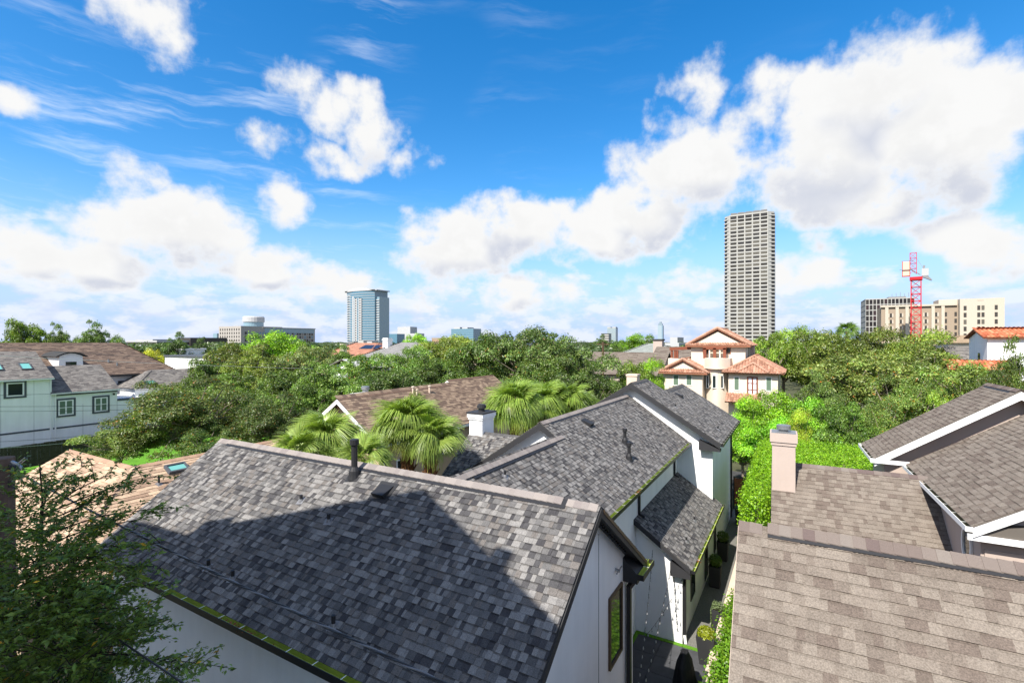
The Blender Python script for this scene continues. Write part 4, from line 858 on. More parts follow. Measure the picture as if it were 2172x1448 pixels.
for a in (1495, 1505, 1516, 1527, 1537):
    p0, p1 = fy(a, 760, Y1 + 2.2), fy(a, 738, Y1 + 2.2); k = MB(); k.bar(p0, p1, .3 if a in (1495, 1516, 1537) else .14); k.build('pergola_post', brown if a in (1495, 1516, 1537) else CR, mh)
p0, p1 = fy(1491, 738, Y1 + 2.2), fy(1541, 738, Y1 + 2.2); k = MB(); k.bar(p0, p1, .3); k.build('pergola_beam', brown, mh)
for a in (1425, 1432, 1437): p0, p1 = fy(a, 760, Y2 + 1), fy(a, 743, Y2 + 1); k = MB(); k.bar(p0, p1, .22); k.build('pergola_post', brown, mh)
p0, p1 = fy(1421, 740, Y2 + 1), fy(1467, 737.5, Y2 + 1); k = MB(); k.bar(p0, p1, .35); k.build('pergola_beam', brown, mh)
k = MB(); k.box(PX(1591, Y2 + 4), Y2 + 4, 6, PX(1600, Y2 + 4), Y2 + 5, PZ(1595, 733, Y2 + 4)); k.build('chimney', M['pink'], mh)

# ------------------------------------------------------------------ houses glimpsed between the crowns
def simple_house(name, label, x0, x1, y0, y1, ze, zr, axis, wall, pal, hip=0.0, extra=None, seed=0, ov=.5, expo=.3, tiles=False):
    th = thing(name, label, 'house', ((x0 + x1) / 2, (y0 + y1) / 2, 0))
    w = MB(); w.box(x0 + ov, y0 + ov, 0, x1 - ov, y1 - ov, ze - .05)
    key = name + label[:18]; wd = [.5, .8, 1.1]
    def R(nm, A, B, UP, sp=None, sd=0):
        if tiles: tile_roof(th, nm, A, B, UP, REDT, sp, .3, .45, sd)
        else: far_roof(th, nm, A, B, UP, pal, key, expo=expo, t=.03, span=sp, seed=sd, widths=wd)
    if axis == 'x':
        cy = (y0 + y1) / 2; hw = (y1 - y0) / 2; r = zr - ze; L = x1 - x0; a = math.hypot(hw, r)
        R('front_roof', (x0, y0, ze), (x1, y0, ze), (0, hw, r), lambda s: (hip * s / a, L - hip * s / a), seed); R('back_roof', (x1, y1, ze), (x0, y1, ze), (0, -hw, r), lambda s: (hip * s / a, L - hip * s / a), seed + 1)
        if hip:
            b = math.hypot(hip, r); W_ = 2 * hw
            R('hip_roof', (x0, y1, ze), (x0, y0, ze), (hip, 0, r), lambda s: (hw * s / b, W_ - hw * s / b), seed + 2); R('hip_roof', (x1, y0, ze), (x1, y1, ze), (-hip, 0, r), lambda s: (hw * s / b, W_ - hw * s / b), seed + 3)
        else: w.prism([(y0 + ov, ze - .05), (y1 - ov, ze - .05), (cy, zr - .1 - ov * r / hw)], 'x', x0 + ov, x1 - ov)
    else:
        cx_ = (x0 + x1) / 2; hw = (x1 - x0) / 2; r = zr - ze; L = y1 - y0; a = math.hypot(hw, r)
        R('right_roof', (x1, y0, ze), (x1, y1, ze), (-hw, 0, r), lambda s: (hip * s / a, L - hip * s / a), seed); R('left_roof', (x0, y1, ze), (x0, y0, ze), (hw, 0, r), lambda s: (hip * s / a, L - hip * s / a), seed + 1)
        if hip:
            b = math.hypot(hip, r); W_ = 2 * hw
            R('hip_roof', (x0, y0, ze), (x1, y0, ze), (0, hip, r), lambda s: (hw * s / b, W_ - hw * s / b), seed + 2); R('hip_roof', (x1, y1, ze), (x0, y1, ze), (0, -hip, r), lambda s: (hw * s / b, W_ - hw * s / b), seed + 3)
        else: w.prism([(x0 + ov, ze - .05), (x1 - ov, ze - .05), (cx_, zr - .1 - ov * r / hw)], 'y', y0 + ov, y1 - ov)
    w.build('wall', wall, th)
    if key in POOL: lay(key, 0)
    return th
def spot(px, d): p = at(px, 724, d); return p.x, p.y
def chimney_on(th, px, py0, py1, d, w_, m, cap=None):
    a, b = at(px, py0, d), at(px, py1, d); k = MB(); k.box(a.x - w_ / 2, a.y - w_ / 2, b.z - 2, a.x + w_ / 2, a.y + w_ / 2, a.z); co = k.build('chimney', m, th)
    k = MB(); k.box(a.x - w_ * .58, a.y - w_ * .58, a.z + .003, a.x + w_ * .58, a.y + w_ * .58, a.z + .25); k.build('chimney_cap', cap or m, co)
x, y = spot(785, 105); t1 = simple_house('terracotta_roof_house', 'house with faded terracotta roof and solar panels left of the grey roof', x - 9, x + 6, y - 7, y + 8, at(785, 757, 105).z, at(785, 727, 110).z, 'x', M['pink'], [((.38, .19, .13), 2), ((.33, .16, .11), 2), ((.42, .22, .15), 1)], 4, seed=101)
sp_ = M['solar'] = mat('solar_panel', (.012, .014, .03), .15, .6)
zr_, ze_ = at(785, 727, 110).z, at(785, 757, 105).z
for i in range(5):
    a = Vector((x - .5 + i * 1.05, y - 7 + 4.3, ze_ + (zr_ - ze_) * 4.3 / 7.5 + .12)); k = MB(); u = Vector((0, 7.5, zr_ - ze_)).normalized(); k.slab(a, a + Vector((.98, 0, 0)), a + Vector((.98, 0, 0)) + u * 2.0, a + u * 2.0, .05); k.build('solar_panel', sp_, t1)
chimney_on(t1, 729, 732, 745, 98, .9, M['cream']); chimney_on(t1, 822, 719, 735, 104, 1.2, M['white'])
x, y = spot(860, 95); t2 = simple_house('grey_roof_house', 'house with flat grey pyramid roof beside the terracotta roof', x - 7, x + 7, y - 6, y + 8, at(860, 757, 95).z, at(860, 726, 97).z, 'x', M['white'], [((.24, .235, .23), 2), ((.22, .215, .21), 1)], 5, seed=105)
chimney_on(t2, 822, 722, 735, 96, 1.3, M['white'])
x, y = spot(765, 62); t3 = simple_house('pale_roof_cottage', 'small house with pale grey roof half hidden by mid crowns', x - 3, x + 3, y - 3, y + 3, at(765, 778, 62).z, at(765, 760, 62).z, 'y', M['white'], [((.55, .55, .54), 1), ((.5, .5, .5), 1)], 0, seed=107)
x, y = spot(1350, 72); t4 = simple_house('low_brown_roof_house', 'house with low taupe roof and pink gable left of the villa', x - 7, x + 4.5, y - 4, y + 6, at(1350, 792, 72).z, at(1350, 746, 76).z, 'x', M['pink'], TAUPE[1:], 0, seed=109)
x, y = spot(1385, 92); t5 = simple_house('green_grey_roof_house', 'house with grey green hip roof and pink chimney behind the low taupe roof', x - 5.5, x + 5.5, y - 5, y + 6, at(1385, 752, 92).z, at(1385, 728, 95).z, 'x', M['pink'], [((.27, .29, .27), 2), ((.24, .26, .24), 1)], 4.5, seed=111)
chimney_on(t5, 1397, 722, 745, 84, 1.5, M['pink'], M['deck'])
x, y = spot(1445, 76); t6 = simple_house('taupe_roof_block', 'wide taupe roof just left of the villa terrace', x - 4, x + 4, y - 3, y + 5, at(1445, 762, 76).z, at(1445, 735, 78).z, 'x', M['pink'], TAUPE[1:], 0, seed=113)
x, y = spot(2062, 88); t7 = simple_house('tan_hip_roof_house', 'cream house with tan hip roof in front of the cream hotel', x - 4.5, x + 6, y - 4, y + 6, at(2062, 727, 88).z, at(2062, 711, 90).z, 'x', M['cream'], [((.36, .27, .18), 1), ((.32, .24, .16), 1)], 3, seed=115)
x, y = spot(2070, 58); t8 = simple_house('grey_shingle_roof_house', 'grey shingle roof with satellite dish below the tan hip roof', x - 3, x + 5, y - 4, y + 4, at(2070, 765, 58).z, at(2070, 735, 60).z, 'x', M['white'], GREY, 0, seed=117)
k = MB(); q = at(2092, 728, 57); k.lathe([(.02, .0), (.25, .06), (.4, .16), (.42, .17)], q, 12); k.tube([q, q - Vector((0, 0, .9))], .04, 6); k.build('satellite_dish', M['trim'], t8)
p = at(2122, 697, 46); xr = p.x
rh = simple_house('red_tile_house', 'tall white house with bright red clay tile roof at the right edge', fy(2086, 716, p.y - 2.2).x, xr + 9, p.y - 2.2, p.y + 4, at(2122, 716, 46).z, at(2122, 697, 46).z, 'x', M['white'], None, 0, seed=119, tiles=True, ov=.35)
k = MB(); xq = fy(2086, 716, p.y - 2.2).x + .35; k.box(xq - .05, p.y + .2, 7.3, xq - .002, p.y + .7, 9.3); k.build('window', M['glass'], rh)
x, y = spot(2062, 44); t9 = simple_house('orange_tile_porch', 'low orange tile roof peeping out right of the oaks', x - 2, x + 2.5, y - 2, y + 2, at(2062, 783, 44).z, at(2062, 765, 44).z, 'x', M['white'], None, 0, seed=121, tiles=True, ov=.3)
x, y = spot(395, 82); t10 = thing('flat_white_house', 'flat roofed white house behind the small grey hip roof', 'house', (x, y, 0)); k = MB(); k.box(x - 7, y, 0, x + 6, y + 9, at(395, 757, 82).z); k.build('wall', M['white'], t10); k = MB(); k.box(x - 7.2, y - .2, at(395, 757, 82).z + .003, x + 6.2, y + 9.2, at(395, 757, 82).z + .25); k.build('parapet_cap', M['grey_trim'], t10)
x, y = spot(378, 92); t11 = thing('white_stair_house', 'narrow white house top beyond the brown hip roof', 'house', (x, y, 0)); k = MB(); k.box(x - 1.5, y, 0, x + 1.5, y + 4, at(360, 742, 92).z); k.build('wall', M['white'], t11); k = MB(); k.box(x - 1.7, y - .2, at(360, 742, 92).z + .003, x + 1.7, y + 4.2, at(360, 742, 92).z + .3); k.build('parapet_cap', M['trim'], t11)
x, y = spot(1343, 40); t12 = thing('cream_chimney_stack', 'square cream stack rising from the crowns left of the white house tower', 'chimney', (x, y, 0)); k = MB(); k.box(x - .42, y - .42, 0, x + .42, y + .42, at(1343, 797, 40).z); k.build('shaft', M['stone'], t12); k = MB(); k.box(x - .47, y - .47, at(1343, 797, 40).z + .003, x + .47, y + .47, at(1343, 797, 40).z + .15); k.build('coping', M['stone'], t12)
# ------------------------------------------------------------------ far buildings
WM = {}
def win_mesh(w, h, dpt, m, axis, name='window', sill=None):
    k = (round(w, 3), round(h, 3), round(dpt, 3), m.name, axis)
    if k not in WM:
        b = MB()
        if axis == 'y': b.box(-w / 2, -dpt, -h / 2, w / 2, dpt, h / 2)
        else: b.box(-dpt, -w / 2, -h / 2, dpt, w / 2, h / 2)
        WM[k] = b.mesh(name, m)
    return WM[k]
def wins(th, m, axis, face, us, zs, w, h, dpt=.06, mats=None, rng=random.Random(3), skip=lambda i, j: False, name='window'):
    """rows of single windows on a wall: axis 'y' for a wall facing -Y, 'x' for a wall facing along X"""
    for j, z in enumerate(zs):
        for i, u in enumerate(us):
            if skip(i, j): continue
            mm = mats[rng.randrange(len(mats))] if mats else m
            link(name, win_mesh(w, h, dpt, mm, axis, name), th, mw=Matrix.Translation((u, face, z) if axis == 'y' else (face, u, z)))
def lin(a, b, n): return [a + (b - a) * (i + .5) / n for i in range(n)]
conc = mat('pale_concrete', (.40, .395, .37), .9, .2, noise=.05, nscale=.1); conc_d = mat('grey_concrete', (.20, .20, .195), .9, .2)
wg = [mat('tower_glass_%s' % n, c, .3, .3) for n, c in (('dark', (.035, .032, .03)), ('grey', (.055, .05, .045)), ('blind', (.12, .11, .09)), ('brown', (.042, .037, .03)))]
# grey condominium tower
D = 430; p0, p1 = at(1548, 724, D), at(1629, 724, D * .985); ty = p0.y; tx0 = p0.x; tx1 = fy(1629, 724, ty).x; top = fy(1590, 452, ty).z
tw = thing('condominium_tower', 'tall pale grey condominium tower with rows of dark windows', 'tower', ((tx0 + tx1) / 2, ty + 12, 0))
ch_ = 4.6
k = MB(); k.prism([(tx0, ty), (tx1, ty), (tx1 + ch_, ty + ch_), (tx1 + ch_, ty + 24), (tx0 - ch_, ty + 24), (tx0 - ch_, ty + ch_)], 'z', 0, top); k.build('shaft', conc, tw)
NF = 36; fh = (top - 3.5) / NF
k = MB()
for i in range(NF): z = 3 + (i + 1) * fh; k.prism([(tx0 - .2, ty - .25), (tx1 + .2, ty - .25), (tx1 + .2, ty), (tx0 - .2, ty)], 'z', z - .75, z - .1)
for i in range(6): x = tx0 + (tx1 - tx0) * i / 5; k.box(x - .3, ty - .45, 0, x + .3, ty - .01, top)
k.build('facade_grid', conc, tw)
us = lin(tx0, tx1, 5); bw = (tx1 - tx0) / 5
wins(tw, None, 'y', ty - .02, us, [3 + (i + .42) * fh for i in range(NF - 1)], bw * .80, fh * .52, .12, wg)
wins(tw, wg[0], 'y', ty - .02, us, [top - 3.4], bw * .82, 4.6, .12)
for side, xa in (('l', tx0), ('r', tx1)):                  # corner balconies on the chamfers
    s_ = -1 if side == 'l' else 1
    for i in range(NF):
        z = 3 + i * fh; b = MB(); b.prism([(xa + s_ * .2, ty + .1), (xa + s_ * (ch_ + .5), ty + ch_ - .6), (xa + s_ * (ch_ + .5), ty + ch_ + 2), (xa + s_ * .2, ty + ch_ + 2)], 'z', z, z + 1.15); b.build('balcony', conc, tw)
    b = MB(); b.prism([(xa + s_ * .15, ty + .2), (xa + s_ * (ch_ + .1), ty + ch_ + .05), (xa + s_ * (ch_ + .1), ty + ch_ + 3), (xa + s_ * .15, ty + ch_ + 3)], 'z', 2, top - 1.5); b.build('balcony_recess', wg[0], tw)
k = MB(); k.box(tx0 + 2, ty + 4, top, tx1 - 2, ty + 20, top + 2.2)
for i in range(5): x = us[i]; k.box(x - bw * .4, ty - .1, top + .003, x + bw * .4, ty + .4, top + 1.6)
k.build('roof_plant', conc_d, tw)
# glass apartment tower
D = 620; gl = mat('blue_glass', (.075, .185, .26), .08, .9); gl2 = mat('pale_blue_glass', (.19, .30, .36), .1, .9); wt = mat('white_cladding', (.43, .435, .44), .7, .3)
gy = at(766, 724, D).y; X = lambda px: fy(px, 724, gy).x; ztop = fy(766, 618, gy).z
gt = thing('glass_tower', 'slender blue glass apartment tower with curved white roof', 'tower', (X(766), gy + 10, 0))
n = 12; xs = [X(736) + (X(795) - X(736)) * i / n for i in range(n + 1)]; bow = [gy - 5 * math.sin(math.pi * i / n) for i in range(n + 1)]
k = MB(); k.prism(list(zip(xs, bow)) + [(X(795), gy + 22), (X(736), gy + 22)], 'z', 0, ztop); k.build('glass_body', gl, gt)
k = MB(); k.prism([(x, y - .4) for x, y in zip([X(731) + (X(799) - X(731)) * i / n for i in range(n + 1)], bow)] + [(X(799), gy + 23), (X(731), gy + 23)], 'z', ztop, ztop + 1.2); 
k.prism([(X(733) + (X(797) - X(733)) * i / 10, ztop + 1.2 + 3.2 * math.sin(math.pi * i / 10)) for i in range(11)], 'y', gy - 3, gy + 18); k.build('curved_roof', wt, gt)
k = MB(); NFg = 24; fg = ztop / NFg
for i in range(1, NFg):
    for j in range(n):
        a, b = Vector((xs[j], bow[j] - .12, i * fg)), Vector((xs[j + 1], bow[j + 1] - .12, i * fg)); k.bar(a, b, .3, .55)
k.build('floor_bands', wt, gt)
for a, b, c in ((753, 756, 0), (758.5, 764, 1), (768, 774, 1)):
    i = int((a - 736) / 59 * n); k = MB(); y0 = bow[i] - .9; k.box(X(a), y0, 0, X(b), y0 + 2, ztop - 6 - 3 * c); k.build('white_pier', wt, gt)
    if c: wins(gt, wg[1], 'y', y0 - .05, [(X(a) + X(b)) / 2], [3 + q * fg for q in range(NFg - 3)], (X(b) - X(a)) * .42, fg * .5, .05)
for i in range(NFg - 1): k = MB(); k.box(X(739), gy - 2.9, i * fg + .2, X(747), gy - 1, i * fg + 1.3); k.build('balcony', wt, gt)
k = MB(); k.box(X(731), gy + 6, 0, X(737), gy + 20, fy(733, 661, gy).z); k.build('side_wing', gl2, gt)
k = MB(); k.box(X(794), gy + 3, 0, X(801), gy + 20, fy(798, 629, gy).z); k.build('side_wing', gl2, gt)
for i in range(int(fy(798, 629, gy).z / fg)): k = MB(); k.box(X(794.5), gy + 2.2, i * fg, X(801.5), gy + 2.9, i * fg + 1.3); k.build('balcony', wt, gt)
for i in range(int(fy(733, 661, gy).z / fg)): k = MB(); k.box(X(730.5), gy + 5.2, i * fg, X(737), gy + 5.9, i * fg + 1.2); k.build('balcony', wt, gt)
# long apartment block at the left
D = 430; c0 = at(511, 724, D); ax, ay = c0.x, c0.y; zt = fy(511, 691, ay).z; xl = fy(464, 724, ay).x; yr = fx(668, 724, ax).y
ab = thing('apartment_block', 'long pale apartment block with white round penthouse above the left canopy', 'building', ((xl + ax) / 2, ay + 15, 0))
lim = mat('limestone_cladding', (.38, .355, .325), .9, .2, noise=.04, nscale=.2); shd = mat('bronze_cladding', (.25, .215, .19), .8, .3)
k = MB(); k.box(xl, ay, 0, ax - .01, ay + 40, zt); k.build('wall', lim, ab)
k = MB(); k.box(ax - 12, ay + .02, 0, ax, yr, zt - 1.2); k.build('long_wing', lim, ab); k = MB(); k.box(ax - 13, ay + 20, zt - 1.2, ax + .6, yr + .6, zt - .6); k.build('roof_slab', conc, ab)
k = MB(); k.box(ax - 12, ay + 22, zt - 5.5, ax + .15, yr - 1, zt - 1.3); k.build('glazed_storey', gl2, ab)
zs = [zt - 3 - i * 3.2 for i in range(6)]
wins(ab, wg[1], 'y', ay - .02, lin(xl + 1, ax - 1, 9), zs, 1.5, 1.9, .06, [wg[1], wg[3]]); wins(ab, gl, 'x', ax + .02, lin(ay + 3, yr - 2, 26), zs[1:5], (yr - ay) / 26 * .62, 2.3, .06, [gl, wg[1], shd])
k = MB(); cp = fy(538, 700, ay + 25); k.lathe([(8.6, 0), (8.6, 7), (9.2, 7.2), (9.2, 8)], (cp.x, cp.y, zt - 1), 24); k.build('penthouse_glass', gl2, ab); k = MB(); k.lathe([(9.3, 0), (9.3, 4.2), (8.6, 5.2)], (cp.x, cp.y, zt + 4.6), 24); k.build('penthouse_crown', wt, ab)
k = MB(); q = fy(456, 707, ay + 60); k.box(q.x - 4, ay + 60, 0, q.x + 4, ay + 75, q.z); k.build('glass_annex', gl2, ab)
# cream hotel and dark office at the right
D = 235; cc = at(2036, 724, D); hx_, hy_ = cc.x, cc.y; hz_ = fy(2036, 634, hy_).z; hr = fy(2131, 724, hy_).x; hyl = hy_ + 62
ho = thing('cream_hotel', 'cream stucco hotel block with narrow paired windows behind the red crane', 'building', ((hx_ + hr) / 2, hy_ + 20, 0))
crm = mat('hotel_cream', (.44, .38, .30), .9, .2, noise=.03, nscale=.2); crd = mat('hotel_tan', (.33, .265, .20), .9, .2); crl = mat('hotel_ivory', (.50, .445, .365), .9, .2)
k = MB(); k.box(hx_, hy_, 0, hr, hy_ + 20, hz_); k.build('wall', crl, ho)
a2 = fy(1869, 724, hy_ + 3); k = MB(); k.box(a2.x, hy_ + 3, 0, hx_ - .01, hy_ + 18, fy(1940, 650, hy_ + 3).z); k.build('tan_wing', crd, ho); fw_ = hy_ + 3; wz = fy(1940, 650, fw_).z
k = MB(); x2 = fy(1992, 724, fw_).x; k.box(x2, fw_ + 1, wz, hx_ + 5, fw_ + 12, wz + 3); k.build('roof_plant', crl, ho)
GX = lambda px: fy(px, 724, fw_).x
for px in (1877, 1899, 1920, 1975, 1996): k = MB(); k.box(GX(px), fw_ - .8, 0, GX(px + 7), fw_, wz + .4); k.build('pilaster', crl, ho)
k = MB(); k.box(a2.x - .4, fw_ - .9, wz + .003, hx_ - .5, fw_ + .5, wz + .9); k.build('cornice', crl, ho)
zr7 = [wz - 4.2 - i * 3.25 for i in range(6)]
for c in (1889, 1910, 1931, 1963, 1985): wins(ho, wg[1], 'y', fw_ - .03, [GX(c + .5)], zr7, 1.0, 2.0, .08); wins(ho, crl, 'y', fw_ - .03, [GX(c - 3.5), GX(c + 4.5)], zr7, .55, 1.9, .12, name='shutter')
wins(ho, wg[1], 'y', fw_ - .03, [GX(2006), GX(2027)], zr7, .9, 2.0, .08)
HX = lambda px: fy(px, 724, hy_).x
zr8 = [hz_ - 4.4 - i * 3.3 for i in range(6)]
for c in (2047, 2076, 2085, 2113): wins(ho, None, 'y', hy_ - .03, [HX(c)], zr8, 1.05, 2.1, .08, [wg[1], wg[2], wg[1]])
# faint lettering high on the wall, too small to read in the photograph: a row of short dark strokes
k = MB()
for i in range(6): k.box(HX(2074 + i * 2.2), hy_ - .08, hz_ - 1.1, HX(2075.5 + i * 2.2), hy_ - .005, hz_ - .55)
k.build('sign_letters', mat('faded_lettering', (.45, .40, .34), .9, .2), ho)
D = 300; oc = at(1836, 724, D); ox, oy = oc.x, oc.y; oz = fy(1836, 634, oy).z; oxr = fy(1940, 724, oy).x
of = thing('dark_glass_office', 'office block with dark square windows in a white grid left of the crane', 'building', ((ox + oxr) / 2, oy + 12, 0))
k = MB(); k.box(ox, oy, 0, oxr, oy + 26, oz); k.build('wall', conc, of)
nx, nz = 13, 10; gw = (oxr - ox) / nx; gh = 3.35
wins(of, None, 'y', oy - .02, lin(ox, oxr, nx), [oz - 1.9 - i * gh for i in range(nz)], gw * .78, gh * .82, .1, [mat('office_glass_a', (.018, .015, .017), .35, .25), mat('office_glass_b', (.04, .025, .028), .35, .25), wg[0]])
k = MB()
for i in range(nz): k.box(ox - .08, oy + .5, oz - .4 - i * gh, ox - .01, oy + 25.5, oz - .15 - i * gh)
k.build('side_joints', conc_d, of)
k = MB(); k.box(ox + 12, oy + 6, oz, oxr - 3, oy + 14, oz + 1.2)
for i in range(7): k.bar((ox + 14 + i * 2, oy + 8, oz + 1), (ox + 14 + i * 2, oy + 8, oz + 3 + (i % 3) * .5), .2)
k.build('roof_plant', conc_d, of)
# distant towers along the horizon
def tower(name, label, px0, px1, ptop, D, m, bands=0, mb2=None, dpt=25):
    a = at((px0 + px1) / 2, 724, D); x0, x1 = fy(px0, 724, a.y).x, fy(px1, 724, a.y).x; z = fy((px0 + px1) / 2, ptop, a.y).z
    th = thing(name, label, 'building', ((x0 + x1) / 2, a.y, 0)); k = MB(); k.box(x0, a.y, 0, x1, a.y + dpt, z); k.build('body', m, th)
    if bands:
        k = MB(); h = z / bands
        for i in range(bands): k.box(x0 - .1, a.y - .15, i * h + h * .62, x1 + .1, a.y + dpt + .1, (i + 1) * h)
        k.build('floor_bands', mb2, th)
    return th, x0, x1, a.y, z
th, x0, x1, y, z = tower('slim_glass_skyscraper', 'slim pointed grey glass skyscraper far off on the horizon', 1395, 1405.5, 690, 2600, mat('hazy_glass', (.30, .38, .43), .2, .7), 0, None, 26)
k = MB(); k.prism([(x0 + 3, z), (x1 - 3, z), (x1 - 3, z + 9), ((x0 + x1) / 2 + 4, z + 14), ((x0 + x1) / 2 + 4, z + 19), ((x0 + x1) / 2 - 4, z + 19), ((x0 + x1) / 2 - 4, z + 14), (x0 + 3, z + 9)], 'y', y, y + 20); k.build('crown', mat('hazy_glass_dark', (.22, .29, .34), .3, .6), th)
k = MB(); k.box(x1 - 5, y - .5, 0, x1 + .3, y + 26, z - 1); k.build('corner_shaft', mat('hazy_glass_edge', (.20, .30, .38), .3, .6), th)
th, x0, x1, y, z = tower('twin_top_tower', 'distant glass tower with twin flat tops above the dark crowns', 1288, 1306, 695, 1800, gl2, 14, conc)
k = MB(); k.box(x0, y, z, x0 + (x1 - x0) * .38, y + 20, z + 3); k.box(x1 - (x1 - x0) * .38, y, z, x1, y + 20, z + 3); k.build('top', conc, th)
tower('low_white_office', 'low pale office just left of the distant twin tower', 1275, 1291, 707, 1500, conc, 5, wg[1])
tower('blue_glass_block', 'small blue glass block right of the glass tower', 815, 842, 708, 1100, gl, 0)
tower('white_slab_tower', 'plain white slab tower beside the small blue block', 843, 870, 693, 1200, wt, 0)
tower('low_white_slab', 'low white slab next to the white slab tower', 860, 885, 707, 1150, wt, 0)
th, x0, x1, y, z = tower('teal_glass_block', 'teal glass block with white roof boxes over the middle crowns', 957, 1004, 697, 900, gl, 10, gl2); k = MB(); k.box(x0 + 6, y, z, x0 + 20, y + 20, z + 3); k.box(x0 + 25, y, z, x0 + 37, y + 20, z + 2.4); k.build('roof_plant', wt, th)
tower('banded_office', 'low striped white office over the brown roof at left', 268, 333, 722, 330, wg[1], 4, wt)
th = tower('white_penthouse_office', 'upper storey block set back on the striped white office', 288, 324, 719.5, 345, wt, 0)[0]
tower('dark_glass_roofline', 'dark office roof behind the dark crowns at left', 376, 404, 716, 340, wg[1], 0)
tower('brick_apartments', 'tan brick apartment roofs beyond the canopy left of the teal block', 916, 948, 716, 330, mat('tan_brick', (.42, .28, .19), .9, .2), 4, crd)
tower('white_cube_building', 'plain white cube building right of the slim skyscraper', 1421, 1437, 715, 400, wt, 0)
tower('white_flat_building', 'low white flat roofed building below the white cube building', 1410, 1440, 727, 170, wt, 0)
tower('white_low_block', 'white low block at the foot of the crowns left of the brown pole', 1262, 1274, 735, 160, wt, 0)
for i, (px, t_) in enumerate(((745, 724), (765, 722), (783, 724), (1105, 716))):
    tower('grey_rooftop_box', ('dark rooftop box left of the glass tower foot', 'grey rooftop box at the glass tower foot', 'small rooftop box right of the glass tower foot', 'pale building peeping through the tall middle crowns')[i], px - 6, px + 6, t_, 200, (conc_d, conc, wt, wt)[i], 0, None, 8)

# ------------------------------------------------------------------ red tower crane
D = 225; cb_ = at(1943, 724, D); CA = TH - math.atan((1943 - CX) / F); cr = thing('tower_crane', 'red lattice tower crane with raised jib and counterweight platform', 'crane', tuple(Matrix.Rotation(-CA, 4, 'Z') @ Vector((cb_.x, cb_.y, 0))), CA)
R_ = Matrix.Rotation(-CA, 4, 'Z') @ Vector((cb_.x, cb_.y, 0)); cx0, cy0 = R_.x, R_.y
zj, zt = at(1943, 585, D).z, at(1943, 536, D).z
def lattice(name, x, y, w_, z0, z1, step, r, m, top=None):
    k = MB(); n = int((z1 - z0) / step)
    C4 = [(-w_, -w_), (w_, -w_), (w_, w_), (-w_, w_)]
    for a, b in C4: k.bar((x + a, y + b, z0), (x + a, y + b, z1), r)
    for i in range(n):
        za, zb = z0 + (z1 - z0) * i / n, z0 + (z1 - z0) * (i + 1) / n
        for q in range(4):
            A_, B_ = C4[q], C4[(q + 1) % 4]; k.bar((x + A_[0], y + A_[1], za), (x + B_[0], y + B_[1], zb if i % 2 else zb), r * .55); k.bar((x + A_[0], y + A_[1], zb), (x + B_[0], y + B_[1], zb), r * .6)
    return k.build(name, m, cr)
lattice('mast', cx0, cy0, 1.75, 0, zj - 2, 3.2, .40, M['red']); lattice('jib', cx0 - 1.0, cy0, 1.15, zj + 1, zt, 2.2, .24, M['red'])
k = MB(); k.box(cx0 - 2.3, cy0 - 2.3, zj - 2, cx0 + 2.3, cy0 + 2.3, zj - .6); k.build('slewing_ring', M['red'], cr)
k = MB(); k.box(cx0 - 4.9, cy0 - 1.6, zj + .2, cx0 - 2.1, cy0 + 1.4, zj + 6.6); k.build('counterweight', mat('counterweight_tan', (.80, .52, .38), .8, .2), cr)
k = MB(); k.box(cx0 - 5.0, cy0 - 1.75, zj - .3, cx0 - 4.75, cy0 - 1.6, zj + 6.8); k.box(cx0 - 2.3, cy0 - 1.75, zj - .3, cx0 - 2.05, cy0 - 1.6, zj + 6.8); k.box(cx0 - 5.0, cy0 - 1.75, zj - .3, cx0 - 2.05, cy0 - 1.6, zj); k.build('counterweight_frame', M['red'], cr)
k = MB(); k.box(cx0 - 6.0, cy0 - 2.2, zj + 2.9, cx0 - 1.5, cy0 - 1.9, zj + 3.15); k.build('walkway', M['steel'], cr)
k = MB(); k.bar((cx0 - 2, cy0, zj + 3.2), (cx0 + 1.5, cy0, zj + .4), 1.0, .3); k.build('ladder', M['steel'], cr)
k = MB(); k.bar((cx0 - 5.2, cy0, zj + 7.2), (cx0 - 1, cy0, zj + 7.2), .25); k.build('handrail', M['steel'], cr)
k = MB(); k.box(cx0 + 2.0, cy0 - 1.2, zj - .2, cx0 + 4.4, cy0 + 1.2, zj + 3.0); k.build('cab', wt, cr); k = MB(); k.prism([(cx0 + 2.2, zj - .8), (cx0 + 5.4, zj - 2.6), (cx0 + 5.6, zj - 2.2), (cx0 + 4.0, zj - .2), (cx0 + 2.2, zj - .2)], 'y', cy0 - 1.3, cy0 + 1.3); k.build('cab_platform', M['steel'], cr)
k = MB(); k.bar((cx0 + .1, cy0, zt - 2.5), (cx0 + 2.8, cy0, zj + 3), .12); k.bar((cx0 + 2.6, cy0, zj + 3), (cx0 + 2.9, cy0, zj + 4.5), .8); k.build('hoist_rope', M['steel'], cr)
